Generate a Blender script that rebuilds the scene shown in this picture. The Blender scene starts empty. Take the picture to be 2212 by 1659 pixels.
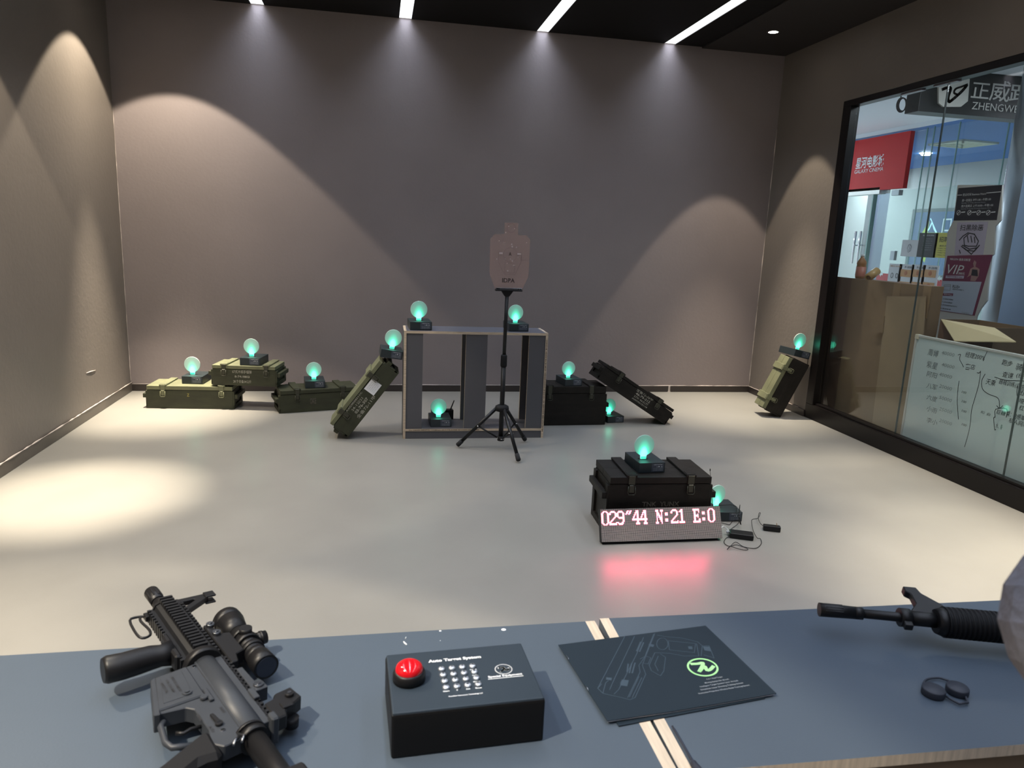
import bpy, bmesh, math, random
from mathutils import Vector, Matrix
random.seed(4)
S = bpy.context.scene
COL = S.collection
R = math.radians
# ------------------------------------------------------------------ camera
CR = Vector((0.98302747, -0.17870022, 0.04151179))
CU = Vector((-0.00380247, 0.20637854, 0.97846484))
CF = Vector((0.18341903, 0.96201566, -0.20219628))
FPX = 1564.46
CAM = Vector((0, 0, 1.5))
cd = bpy.data.cameras.new('camera')
cam = bpy.data.objects.new('camera', cd)
COL.objects.link(cam)
cam.matrix_world = Matrix(((CR.x, CU.x, -CF.x, 0), (CR.y, CU.y, -CF.y, 0), (CR.z, CU.z, -CF.z, 1.5), (0, 0, 0, 1)))
cd.sensor_width = 36; cd.sensor_fit = 'HORIZONTAL'
cd.lens = FPX / 2212 * 36
cd.clip_start = .02; cd.clip_end = 60
cd.dof.use_dof = True; cd.dof.focus_distance = 4.0; cd.dof.aperture_fstop = 10
S.camera = cam
# ------------------------------------------------------------------ world and exposure
W = bpy.data.worlds.new('world'); S.world = W; W.use_nodes = True
W.node_tree.nodes['Background'].inputs[0].default_value = (.5, .55, .6, 1)
W.node_tree.nodes['Background'].inputs[1].default_value = .02
S.view_settings.view_transform = 'Standard'; S.view_settings.look = 'None'
S.view_settings.exposure = 0.0; S.view_settings.gamma = 1.0
S.view_settings.use_curve_mapping = False
S.cycles.max_bounces = 8; S.cycles.diffuse_bounces = 3
S.cycles.transparent_max_bounces = 16

P_STRIP = 37      # W of each ceiling strip
P_WIDE = 225       # wide cone of a downlight
P_CORE = 460       # narrow core of a downlight
WARM = (1.0, .87, .68)
COOL = (.74, .83, 1.0)
LIGHTS = []

def light(kind, name, loc, energy, color, rot=(0, 0, 0), parent=None, **kw):
    d = bpy.data.lights.new(name, kind)
    d.energy = energy; d.color = color
    for k, v in kw.items(): setattr(d, k, v)
    o = bpy.data.objects.new(name, d); COL.objects.link(o)
    o.location = loc; o.rotation_euler = rot
    if parent: o.parent = parent
    return o

# ------------------------------------------------------------------ room numbers
XL, XR, YB, YF, H = -2.145, 3.794, 6.786, -2.6, 3.272
TZ = .80           # counter top

def ray(px, py): return CF + CR * ((px - 1106) / FPX) - CU * ((py - 829.5) / FPX)
def at_z(px, py, z): d = ray(px, py); return CAM + d * ((z - 1.5) / d.z)
def at_y(px, py, y): d = ray(px, py); return CAM + d * (y / d.y)
def at_x(px, py, x): d = ray(px, py); return CAM + d * (x / d.x)

# ------------------------------------------------------------------ materials
MATS = {}
def mat(name, color, rough=.6, metal=0, var=0, vscale=8, bump=0, bscale=60, spec=.5, emit=None, estr=0, coat=0, stretch=None):
    if name in MATS: return MATS[name]
    m = bpy.data.materials.new(name); m.use_nodes = True
    n = m.node_tree.nodes; l = m.node_tree.links; b = n['Principled BSDF']
    b.inputs['Base Color'].default_value = (*color, 1)
    b.inputs['Roughness'].default_value = rough
    b.inputs['Metallic'].default_value = metal
    b.inputs['Specular IOR Level'].default_value = spec
    b.inputs['Coat Weight'].default_value = coat
    tc = None
    if var or bump:
        tc = n.new('ShaderNodeTexCoord')
        src = tc.outputs['Object']
        if stretch:
            mp = n.new('ShaderNodeMapping'); mp.inputs['Scale'].default_value = stretch
            l.new(src, mp.inputs[0]); src = mp.outputs[0]
    if var:
        t = n.new('ShaderNodeTexNoise'); t.inputs['Scale'].default_value = vscale; t.inputs['Detail'].default_value = 6
        l.new(src, t.inputs['Vector'])
        r = n.new('ShaderNodeMapRange'); r.inputs[1].default_value = .3; r.inputs[2].default_value = .7
        r.inputs[3].default_value = 1 - var; r.inputs[4].default_value = 1 + var
        l.new(t.outputs[0], r.inputs[0])
        mx = n.new('ShaderNodeMix'); mx.data_type = 'RGBA'; mx.blend_type = 'MULTIPLY'; mx.inputs[0].default_value = 1
        mx.inputs[6].default_value = (*color, 1); l.new(r.outputs[0], mx.inputs[7])
        l.new(mx.outputs[2], b.inputs['Base Color'])
    if bump:
        t2 = n.new('ShaderNodeTexNoise'); t2.inputs['Scale'].default_value = bscale; t2.inputs['Detail'].default_value = 5
        l.new(src, t2.inputs['Vector'])
        bp = n.new('ShaderNodeBump'); bp.inputs['Strength'].default_value = bump; bp.inputs['Distance'].default_value = .01
        l.new(t2.outputs[0], bp.inputs['Height']); l.new(bp.outputs[0], b.inputs['Normal'])
    if emit:
        b.inputs['Emission Color'].default_value = (*emit, 1); b.inputs['Emission Strength'].default_value = estr
    MATS[name] = m
    return m

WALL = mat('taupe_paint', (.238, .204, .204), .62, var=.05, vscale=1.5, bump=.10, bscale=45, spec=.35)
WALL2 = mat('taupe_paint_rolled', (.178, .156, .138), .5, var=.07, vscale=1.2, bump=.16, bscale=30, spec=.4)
CEIL = mat('black_ceiling_paint', (.006, .0055, .006), .8, spec=.2)
FLOOR = mat('vinyl_floor', (.240, .232, .212), .33, var=.06, vscale=2.2, bump=.04, bscale=220, spec=.42)
SKIRT = mat('dark_skirting', (.035, .028, .026), .35)
CAULK = mat('pale_caulk', (.5, .44, .40), .7, var=.5, vscale=6)
FRAMEM = mat('black_gloss_frame', (.006, .0045, .0045), .35, spec=.3)
PLY = mat('plywood_edge', (.50, .40, .29), .7, var=.28, vscale=9, stretch=(1, 1, 14))
PLYTOP = mat('plywood_edge_flat', (.50, .42, .33), .65, var=.22, vscale=10, stretch=(12, 1, 1))
LAM = mat('grey_laminate', (.085, .083, .092), .42, var=.05, vscale=3)
LAMTOP = mat('blue_grey_laminate', (.060, .079, .104), .42, spec=.35, var=.06, vscale=2.2, bump=.03, bscale=300)
DARKPLY = mat('brown_raw_board', (.16, .11, .07), .7, var=.15, vscale=6)
BLACK = mat('black_plastic', (.007, .007, .008), .42, spec=.32)
BLACKM = mat('black_matt', (.006, .006, .007), .65, spec=.25)
GUN = mat('black_gun_metal', (.008, .0085, .010), .38, spec=.35, var=.1, vscale=30)
GUNG = mat('dark_grey_receiver', (.030, .034, .041), .45, spec=.3, var=.08, vscale=20)
STEEL = mat('brushed_steel', (.22, .23, .25), .3, 1)
CHROME = mat('chrome', (.8, .8, .82), .12, 1)
WHITE = mat('white_print', (.75, .78, .8), .6)
WHITEP = mat('white_paper', (.72, .73, .76), .6)
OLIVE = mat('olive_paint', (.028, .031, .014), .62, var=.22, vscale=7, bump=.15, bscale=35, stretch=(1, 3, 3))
OLIVE_LIT = mat('olive_paint_lit', (.135, .14, .078), .65, var=.18, vscale=7, bump=.12, bscale=35)  # same olive for lids and latches, lamplight put into the colour
OLIVED = mat('dark_brown_olive_paint', (.011, .009, .007), .5, spec=.28, var=.3, vscale=9, bump=.15, bscale=35, stretch=(1, 3, 3))
STENCIL = mat('faded_white_stencil', (.33, .32, .27), .7, var=.35, vscale=60)
STENCILD = mat('faint_stencil', (.085, .075, .06), .7, var=.5, vscale=60)
METALD = mat('painted_metal', (.05, .05, .035), .4, .3)
BASEG = mat('dark_teal_box', (.018, .026, .030), .42)
REDB = mat('red_button', (.55, .006, .012), .12, spec=.6)
BOXTOP = mat('slate_box_top', (.020, .030, .042), .55, spec=.25)
BOXSIDE = mat('black_box_side', (.004, .004, .0045), .5, spec=.25)
NAVY = mat('navy_gloss_paper', (.013, .021, .030), .45, spec=.18)
NAVYL = mat('faint_blue_line', (.038, .058, .08), .4, spec=.28)
GREENL = mat('pale_green_print', (.38, .78, .33), .4)
GREYT = mat('grey_print', (.30, .33, .36), .5)
CARD = mat('cardboard', (.20, .14, .085), .8, var=.08, vscale=4, bump=.08, bscale=60)
CARDI = mat('cardboard_pale', (.27, .205, .13), .8, var=.06, vscale=4)
CARDB = mat('brown_cardboard_sheet', (.16, .10, .07), .75, var=.12, vscale=4)
WB = mat('whiteboard', (.50, .60, .60), .25, var=.04, vscale=1.5)
ALU = mat('pale_aluminium', (.62, .64, .62), .4, .4)
INK = mat('ink_black', (.02, .025, .03), .5)
INKF = mat('ink_faded', (.14, .17, .18), .5)
CWHITE = mat('corridor_ceiling_white', (.80, .85, .90), .7)
CBLUE = mat('blue_ceiling', (.02, .15, .46), .6)
CGREY = mat('corridor_grey_wall', (.30, .32, .315), .6)
CREAM = mat('vent_cream', (.55, .6, .48), .6)
RED = mat('red_sign', (.50, .006, .010), .6, spec=.25)
PALEB = mat('pale_blue_panel', (.30, .42, .62), .5)
CFLOOR = mat('corridor_tile', (.50, .51, .51), .35)
FASC = mat('fascia_charcoal', (.022, .026, .026), .4)
FLET = mat('fascia_lettering', (.66, .66, .62), .5)
YEL = mat('yellow_paper', (.62, .58, .12), .6)
DKPAP = mat('charcoal_paper', (.07, .075, .078), .6)
MAG = mat('magenta_print', (.20, .028, .085), .5)
LILAC = mat('lilac_paper', (.52, .48, .62), .6)
PINKW = mat('foam_board', (.62, .62, .60), .6)
BKNAVY = mat('black_navy_print', (.010, .012, .022), .5)
ORANGE = mat('orange_print', (.62, .34, .16), .6)
SKIN = mat('skin', (.42, .25, .18), .5)
COAT = mat('grey_fleece', (.17, .17, .20), .95, var=.15, vscale=30, bump=.5, bscale=60)
TROUS = mat('dark_trousers', (.02, .02, .028), .9)
HAIR = mat('black_hair', (.01, .009, .008), .5)
TAPE = mat('tan_tape', (.42, .27, .10), .35)
DKOPEN = mat('dark_blue_interior', (.035, .05, .09), .6)
FROST = mat('rubber_black', (.008, .008, .009), .85)

def emat(name, color, strength):
    if name in MATS: return MATS[name]
    m = bpy.data.materials.new(name); m.use_nodes = True
    n = m.node_tree.nodes; l = m.node_tree.links; n.remove(n['Principled BSDF'])
    e = n.new('ShaderNodeEmission'); e.inputs[0].default_value = (*color, 1); e.inputs[1].default_value = strength
    l.new(e.outputs[0], n['Material Output'].inputs[0]); MATS[name] = m
    return m
DIFF = emat('strip_diffuser', (.95, .97, 1), 1.8)
LAMP = emat('downlight_lens', (1, .93, .82), 40)
LAMPC = emat('corridor_lamp', (.9, .97, 1), 60)
ENTRY = emat('entry_lightbox', (.05, .13, .30), 1.0)
ENTRYW = emat('entry_lettering', (.5, .85, 1), 1.5)
ENTRYY = emat('entry_arrow', (.42, .62, .05), 1.0)
LEDLIT = emat('lit_red_diode', (1.0, .11, .17), 11)

def glass(name, tint=(.965, .985, .98), ior=1.5, rough=0):
    m = bpy.data.materials.new(name); m.use_nodes = True
    n = m.node_tree.nodes; l = m.node_tree.links; n.remove(n['Principled BSDF'])
    t = n.new('ShaderNodeBsdfTransparent'); t.inputs[0].default_value = (*tint, 1)
    g = n.new('ShaderNodeBsdfGlossy'); g.inputs['Roughness'].default_value = rough
    f = n.new('ShaderNodeFresnel'); gm = n.new('ShaderNodeNewGeometry'); mr = n.new('ShaderNodeMapRange')
    mr.inputs[3].default_value = ior; mr.inputs[4].default_value = 1 / ior      # same reflectance on both faces of the pane
    l.new(gm.outputs['Backfacing'], mr.inputs[0]); l.new(mr.outputs[0], f.inputs[0])
    x = n.new('ShaderNodeMixShader'); l.new(f.outputs[0], x.inputs[0]); l.new(t.outputs[0], x.inputs[1]); l.new(g.outputs[0], x.inputs[2])
    l.new(x.outputs[0], n['Material Output'].inputs[0]); MATS[name] = m
    return m
GLASS = glass('clear_glass')
GLASSG = glass('greenish_glass', (.92, .97, .96))
GEDGE = mat('glass_edge_green', (.20, .36, .34), .2)

def acrylic(name, color, alpha):
    m = mat(name, color, .18, spec=.5)
    m.node_tree.nodes['Principled BSDF'].inputs['Alpha'].default_value = alpha
    return m
ACRY = acrylic('smoked_pink_acrylic', (.42, .30, .27), .48)
ACRYL = acrylic('engraved_acrylic', (.20, .14, .13), .35)

def disc_mat():
    # edge-lit frosted acrylic: diode glow painted as emission, strongest in the lower middle
    m = bpy.data.materials.new('edge_lit_acrylic'); m.use_nodes = True
    n = m.node_tree.nodes; l = m.node_tree.links; b = n['Principled BSDF']
    b.inputs['Base Color'].default_value = (.44, .50, .475, 1); b.inputs['Roughness'].default_value = .35
    b.inputs['Alpha'].default_value = .93
    tc = n.new('ShaderNodeTexCoord'); mp = n.new('ShaderNodeMapping'); mp.vector_type = 'POINT'
    mp.inputs['Location'].default_value = (0, 0, .012); mp.inputs['Scale'].default_value = (27, 0, 10.5)
    l.new(tc.outputs['Object'], mp.inputs[0])
    vl = n.new('ShaderNodeVectorMath'); vl.operation = 'LENGTH'; l.new(mp.outputs[0], vl.inputs[0])
    r1 = n.new('ShaderNodeValToRGB'); r1.color_ramp.elements[0].position = 0; r1.color_ramp.elements[0].color = (.35, 1, .82, 1)
    r1.color_ramp.elements[1].position = 1; r1.color_ramp.elements[1].color = (.012, .045, .032, 1)
    e = r1.color_ramp.elements.new(.30); e.color = (.22, 1.0, .80, 1)
    e = r1.color_ramp.elements.new(.42); e.color = (.0, .46, .29, 1)
    e = r1.color_ramp.elements.new(.62); e.color = (.02, .15, .105, 1)
    dv = n.new('ShaderNodeMath'); dv.operation = 'DIVIDE'; dv.inputs[1].default_value = 1.9; l.new(vl.outputs['Value'], dv.inputs[0])
    l.new(dv.outputs[0], r1.inputs[0]); l.new(r1.outputs[0], b.inputs['Emission Color']); b.inputs['Emission Strength'].default_value = 1.25
    MATS['edge_lit_acrylic'] = m
    return m
DISC = disc_mat()
GLOWN = emat('green_diode', (.08, 1.0, .60), 1.2)

def led_mat():
    m = mat('unlit_diode_matrix', (.1, .1, .1), .5)
    n = m.node_tree.nodes; l = m.node_tree.links; b = n['Principled BSDF']
    tc = n.new('ShaderNodeTexCoord'); mp = n.new('ShaderNodeMapping'); mp.inputs['Scale'].default_value = (200, 200, 200)
    l.new(tc.outputs['Object'], mp.inputs[0])
    fr = n.new('ShaderNodeVectorMath'); fr.operation = 'FRACTION'; l.new(mp.outputs[0], fr.inputs[0])
    sb = n.new('ShaderNodeVectorMath'); sb.operation = 'SUBTRACT'; sb.inputs[1].default_value = (.5, .5, .5); l.new(fr.outputs[0], sb.inputs[0])
    ml = n.new('ShaderNodeVectorMath'); ml.operation = 'MULTIPLY'; ml.inputs[1].default_value = (1, 0, 1); l.new(sb.outputs[0], ml.inputs[0])
    ln = n.new('ShaderNodeVectorMath'); ln.operation = 'LENGTH'; l.new(ml.outputs[0], ln.inputs[0])
    ct = n.new('ShaderNodeMath'); ct.operation = 'LESS_THAN'; ct.inputs[1].default_value = .36; l.new(ln.outputs['Value'], ct.inputs[0])
    mx = n.new('ShaderNodeMix'); mx.data_type = 'RGBA'; l.new(ct.outputs[0], mx.inputs[0])
    mx.inputs[6].default_value = (.045, .04, .04, 1); mx.inputs[7].default_value = (.52, .46, .43, 1)
    l.new(mx.outputs[2], b.inputs['Base Color'])
    return m
LEDFACE = led_mat()

# ------------------------------------------------------------------ mesh helpers
class MB:
    """collects shapes, then links them as ONE mesh object"""
    def __init__(s): s.bm = bmesh.new(); s.mats = []
    def mi(s, m):
        if m is None: return 0
        if m not in s.mats: s.mats.append(m)
        return s.mats.index(m)
    def _fin(s, verts, M, m, smooth=False):
        if M is not None: bmesh.ops.transform(s.bm, matrix=M, verts=verts)
        i = s.mi(m); fs = set(f for v in verts for f in v.link_faces)
        for f in fs: f.material_index = i; f.smooth = smooth
        return verts
    def box(s, x0, x1, y0, y1, z0, z1, bev=0, m=None, M=None):
        t = bmesh.new(); bmesh.ops.create_cube(t, size=1)
        for v in t.verts:
            v.co = Vector(((x0 + x1) / 2 + v.co.x * (x1 - x0), (y0 + y1) / 2 + v.co.y * (y1 - y0), (z0 + z1) / 2 + v.co.z * (z1 - z0)))
        if bev: bmesh.ops.bevel(t, geom=t.edges[:], offset=bev, segments=2 if bev > .002 else 1, affect='EDGES', profile=.6)
        return s._merge(t, M, m)
    def _merge(s, t, M, m, smooth=False):
        vm = {}
        for v in t.verts: vm[v] = s.bm.verts.new(v.co)
        for f in t.faces:
            try: s.bm.faces.new([vm[v] for v in f.verts])
            except ValueError: pass
        t.free(); return s._fin(list(vm.values()), M, m, smooth)
    def cyl(s, p0, p1, r0, r1=None, seg=20, m=None, smooth=True, cap=True):
        p0 = Vector(p0); p1 = Vector(p1); r1 = r0 if r1 is None else r1
        d = p1 - p0; L = d.length
        t = bmesh.new()
        bmesh.ops.create_cone(t, cap_ends=cap, segments=seg, radius1=r0, radius2=r1, depth=L)
        q = d.to_track_quat('Z', 'Y').to_matrix().to_4x4()
        M = Matrix.Translation((p0 + p1) / 2) @ q
        vs = s._merge(t, M, m, smooth)
        if smooth:
            for f in set(f for v in vs for f in v.link_faces):
                if len(f.verts) > 4: f.smooth = False
        return vs
    def tube(s, pts, r, seg=8, m=None, closed=False):
        pts = [Vector(p) for p in pts]; rings = []; n = len(pts)
        for i, p in enumerate(pts):
            a = pts[i - 1] if i or closed else p; b = pts[(i + 1) % n] if i < n - 1 or closed else p
            d = (b - a).normalized(); q = d.to_track_quat('Z', 'Y')
            rr = r[i] if isinstance(r, (list, tuple)) else r
            rings.append([s.bm.verts.new(p + q @ Vector((math.cos(2 * math.pi * k / seg) * rr, math.sin(2 * math.pi * k / seg) * rr, 0))) for k in range(seg)])
        # align ring starts
        for i in range(1, n):
            best = min(range(seg), key=lambda o: sum((rings[i][(k + o) % seg].co - rings[i - 1][k].co).length for k in range(seg)))
            rings[i] = rings[i][best:] + rings[i][:best]
        mi = s.mi(m); rng = range(n if closed else n - 1)
        for i in rng:
            A = rings[i]; B = rings[(i + 1) % n]
            for k in range(seg):
                try:
                    f = s.bm.faces.new([A[k], A[(k + 1) % seg], B[(k + 1) % seg], B[k]]); f.material_index = mi; f.smooth = True
                except ValueError: pass
        if not closed:
            for rg in (rings[0][::-1], rings[-1]):
                f = s.bm.faces.new(rg); f.material_index = mi
    def prism(s, poly, a, b, axis='z', bev=0, m=None, M=None):
        """poly of 2D points swept from a to b along axis: z (x,y), y (x,z), x (y,z)"""
        t = bmesh.new()
        def P(u, v, w): return {'z': (u, v, w), 'y': (u, w, v), 'x': (w, u, v)}[axis]
        lo = [t.verts.new(P(u, v, a)) for u, v in poly]; hi = [t.verts.new(P(u, v, b)) for u, v in poly]
        n = len(poly); t.faces.new(lo[::-1]); t.faces.new(hi)
        for i in range(n): t.faces.new([lo[i], lo[(i + 1) % n], hi[(i + 1) % n], hi[i]])
        bmesh.ops.recalc_face_normals(t, faces=t.faces[:])
        if bev: bmesh.ops.bevel(t, geom=t.edges[:], offset=bev, segments=1, affect='EDGES')
        return s._merge(t, M, m)
    def lathe(s, prof, seg=28, m=None, M=None, smooth=True):
        """profile (r, z) turned about z"""
        t = bmesh.new(); rings = []
        for r, z in prof:
            if r < 1e-6: rings.append([t.verts.new((0, 0, z))])
            else: rings.append([t.verts.new((r * math.cos(2 * math.pi * k / seg), r * math.sin(2 * math.pi * k / seg), z)) for k in range(seg)])
        for A, B in zip(rings, rings[1:]):
            for k in range(seg):
                vs = [A[k % len(A)], A[(k + 1) % len(A)], B[(k + 1) % len(B)], B[k % len(B)]]
                u = []
                for v in vs:
                    if v not in u: u.append(v)
                if len(u) > 2: t.faces.new(u)
        bmesh.ops.recalc_face_normals(t, faces=t.faces[:])
        return s._merge(t, M, m, smooth)
    def ribbon(s, pts, w, z=0, h=.0006, m=None):
        """flat line drawn on the xy plane"""
        for a, b in zip(pts, pts[1:]):
            a = Vector(a); b = Vector(b); d = b - a
            if d.length < 1e-6: continue
            nrm = Vector((-d.y, d.x)).normalized() * w / 2; e = d.normalized() * w * .3
            q = [a - e + nrm, a - e - nrm, b + e - nrm, b + e + nrm]
            s.prism([(v.x, v.y) for v in q], z, z + h, m=m)
    def build(s, name, m=None, parent=None, loc=None, rot=None, **props):
        me = bpy.data.meshes.new(name); s.bm.normal_update(); s.bm.to_mesh(me); s.bm.free()
        if m is not None and not s.mats: me.materials.append(m)
        for q in s.mats: me.materials.append(q if q is not None else m)
        o = bpy.data.objects.new(name, me); COL.objects.link(o)
        if parent is not None: o.parent = parent
        if loc is not None: o.location = loc
        if rot is not None: o.rotation_euler = rot
        for k, v in props.items(): o[k] = v
        return o

def thing(name, label, cat, loc=(0, 0, 0), rot=(0, 0, 0), group=None, M=None):
    o = bpy.data.objects.new(name, None); COL.objects.link(o); o.empty_display_size = .05
    if M is not None: o.matrix_world = M
    else: o.location = loc; o.rotation_euler = rot
    o['label'] = label; o['category'] = cat
    if group: o['group'] = group
    return o
def tag(o, label, cat, group=None):
    o['label'] = label; o['category'] = cat
    if group: o['group'] = group
    return o
def struct(mb, name, m=None): return mb.build(name, m, kind='structure')

def text_mesh(string, w=None, h=None, bold=0, shear=0, ex=.0004, align='CENTER', spacing=1):
    if any(ord(q) > 0x2e80 for q in string): bold *= .25
    c = bpy.data.curves.new('lettering', 'FONT'); c.body = string; c.size = 1; c.extrude = 0
    c.offset = bold; c.shear = shear; c.resolution_u = 2; c.space_character = spacing
    o = bpy.data.objects.new('lettering', c)
    me = bpy.data.meshes.new_from_object(o)
    bpy.data.objects.remove(o); bpy.data.curves.remove(c)
    if not me.vertices: return me
    xs = [v.co.x for v in me.vertices]; ys = [v.co.y for v in me.vertices]
    x0, x1, y0, y1 = min(xs), max(xs), min(ys), max(ys)
    sx = w / (x1 - x0) if w else None; sy = h / (y1 - y0) if h else None
    sx = sx or sy; sy = sy or sx
    cx = {'CENTER': (x0 + x1) / 2, 'LEFT': x0, 'RIGHT': x1}[align]; cy = (y0 + y1) / 2
    for v in me.vertices: v.co = Vector(((v.co.x - cx) * sx, (v.co.y - cy) * sy, ex))
    return me
def txt(parent, string, x, y, w=None, h=None, m=None, z=.0, bold=.012, shear=0, align='CENTER', rot=0, name='lettering', M=None, spacing=1):
    me = text_mesh(string, w, h, bold, shear, align=align, spacing=spacing)
    me.materials.append(m); me.name = name
    o = bpy.data.objects.new(name, me); COL.objects.link(o); o.parent = parent
    L = Matrix.Translation((x, y, z)) @ Matrix.Rotation(rot, 4, 'Z')
    o.matrix_local = (M @ L) if M is not None else L
    return o
# local frame with x to the right, y up and z towards the viewer
FACE_Y = Matrix.Rotation(R(90), 4, 'X')                                    # faces -Y
FACE_X = Matrix(((0, 0, -1, 0), (-1, 0, 0, 0), (0, 1, 0, 0), (0, 0, 0, 1)))   # faces -X
def smooth_pts(pts, n=6):
    """Catmull-Rom through the points"""
    P = [Vector(p) for p in pts]; out = []
    for i in range(len(P) - 1):
        a = P[max(i - 1, 0)]; b = P[i]; c = P[i + 1]; d = P[min(i + 2, len(P) - 1)]
        for k in range(n):
            t = k / n
            out.append(.5 * ((2 * b) + (c - a) * t + (2 * a - 5 * b + 4 * c - d) * t * t + (3 * b - a - 3 * c + d) * t ** 3))
    out.append(P[-1]); return out

# ================================================================== THE ROOM
b = MB(); b.box(XL - .2, XR + .1, YF, YB + .2, -.12, 0); struct(b, 'floor', FLOOR)
b = MB(); b.box(XL - .2, XR + .2, YB, YB + .2, 0, H + .3); struct(b, 'wall_back', WALL)
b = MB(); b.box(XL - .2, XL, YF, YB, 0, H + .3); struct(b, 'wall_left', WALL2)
b = MB(); b.box(XL - .2, XR + .2, YF - .2, YF, 0, H + .3); struct(b, 'wall_front', WALL)
GY1, GZ1 = 5.76, 2.69      # outer corner of the shop front frame
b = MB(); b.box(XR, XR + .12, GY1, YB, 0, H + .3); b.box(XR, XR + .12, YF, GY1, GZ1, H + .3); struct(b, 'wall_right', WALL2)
SX = [-.981, .228, 1.434, 2.632]; SW = .0535
edges = [XL] + [e for x in SX for e in (x - SW, x + SW)] + [XR]
b = MB()
for i in range(0, len(edges), 2): b.box(edges[i], edges[i + 1], YF, YB, H, H + .12)
b.box(XL, XR, YF, YB, H + .12, H + .2)
struct(b, 'ceiling', CEIL)
b = MB(); b.box(2.95, XR, YF, YB, H - .012, H); struct(b, 'ceiling.001', mat('dark_brown_ceiling_paint', (.014, .011, .011), .7))
# skirting with a ragged pale line of filler along its top
b = MB(); b.box(XL, XR, YB - .012, YB, 0, .062, .002); struct(b, 'baseboard_back', SKIRT)
b = MB(); b.box(XL, XL + .012, YF, YB - .012, 0, .075, .002); struct(b, 'baseboard_left', mat('warm_skirting', (.10, .085, .07), .4, var=.2, vscale=3))
b = MB(); b.box(XR - .012, XR, GY1, YB - .012, 0, .062, .002); struct(b, 'baseboard_right', SKIRT)
def ragged(name, p0, p1, n, r, axis):
    b = MB(); p0 = Vector(p0); p1 = Vector(p1); pts = []; rad = []
    for i in range(n + 1):
        pts.append(p0.lerp(p1, i / n)); rad.append(r * random.uniform(.35, 1.5))
    b.tube(pts, rad, 5); struct(b, name, CAULK)
ragged('trim_1', (XL, YB - .008, .064), (XR, YB - .008, .064), 90, .0032, 0)
ragged('trim_2', (XL + .010, .5, .078), (XL + .010, YB, .078), 110, .0045, 0)
ragged('trim_3', (XR - .008, GY1 + .1, .064), (XR - .008, YB, .064), 20, .003, 0)
ragged('trim_4', (XL, YB, .06), (XL, YB, 2.45), 60, .003, 0)
ragged('trim_5', (XR, YB, .06), (XR, YB, 2.6), 60, .0035, 0)
b = MB(); b.box(2.905, 2.925, YB - .016, YB, 0, .064); b.prism([(2.9, 0), (2.93, 0), (2.917, .04)], YB - .017, YB - .012, 'y'); struct(b, 'trim_6', CAULK)
# scratch and filler dabs on the walls
b = MB(); p = at_x(186, 806, XL); q = at_x(206, 800, XL); b.tube([p + Vector((.001, 0, 0)), (p + q) / 2 + Vector((.002, 0, .002)), q + Vector((.001, 0, 0))], [.002, .004, .003], 5); struct(b, 'trim_7', CAULK)

# ---- shop front: frame, panes
FR0 = XR - .002
def frame_profile(b, y0, y1, z0, z1): b.box(FR0, XR + .08, y0, y1, z0, z1, .004)
YE = -.6
b = MB(); frame_profile(b, YE, GY1, 0, .132); b.box(XR + .02, XR + .075, YE, GY1 - .1, .132, .15, .003)
struct(b, 'trim_8', FRAMEM)
b = MB(); frame_profile(b, YE, GY1, GZ1 - .050, GZ1); struct(b, 'trim_9', FRAMEM)
b = MB(); frame_profile(b, GY1 - .105, GY1, .132, GZ1 - .050); struct(b, 'trim_10', FRAMEM)
b = MB(); frame_profile(b, YE - .15, YE, 0, GZ1); struct(b, 'trim_11', FRAMEM)
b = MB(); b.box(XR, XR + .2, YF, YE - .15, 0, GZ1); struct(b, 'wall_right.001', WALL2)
GX = XR + .05
joints = [GY1 - .105, 4.668, 3.685, 2.70, 1.72, .74, YE]
for i, (ya, yb) in enumerate(zip(joints, joints[1:])):
    b = MB(); b.box(GX, GX + .010, yb + .003, ya - .003, .14, GZ1 - .045)
    w = struct(b, 'window_%d' % (i + 1), GLASS)
    if i < 5:
        s_ = MB(); s_.box(GX - .001, GX + .011, yb - .0028, yb + .0028, .14, GZ1 - .045); s_.build('silicone_joint', mat('dark_silicone', (.05, .07, .07), .3), w)
# clips along the head of the glass
b = MB()
for y in (5.05, 4.72, 3.9, 3.2): b.box(XR + .02, XR + .06, y - .16, y + .05, GZ1 - .060, GZ1 - .050, .001)
struct(b, 'trim_12', mat('clip_grey', (.25, .24, .27), .35, .5))

# ---- ceiling strips and downlights
for i, x in enumerate(SX):
    nm = ['leftmost', 'second from the left', 'third from the left', 'rightmost'][i]
    t = thing('strip_light', '%s of the four long white light strips in the black ceiling' % nm, 'ceiling light', (x, (YB + YF) / 2, H), group='ceiling light strips')
    L2 = (YB - YF) / 2
    b = MB(); b.box(-SW + .001, SW - .001, -L2, L2 - .002, .004, .012); b.build('diffuser', DIFF, t)
    b = MB(); b.box(-SW, -SW + .0015, -L2, L2 - .002, -.001, .05); b.box(SW - .0015, SW, -L2, L2 - .002, -.001, .05); b.box(-SW, SW, -L2, L2 - .002, .02, .05)
    b.build('housing', mat('housing_white', (.5, .5, .52), .5), t)
    a = light('AREA', 'strip_lamp', (0, 0, .001), P_STRIP * 1.0, COOL, parent=t, shape='RECTANGLE', size=SW * 1.7, size_y=L2 * 2 - .01)
    a.data.spread = R(110)
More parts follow.
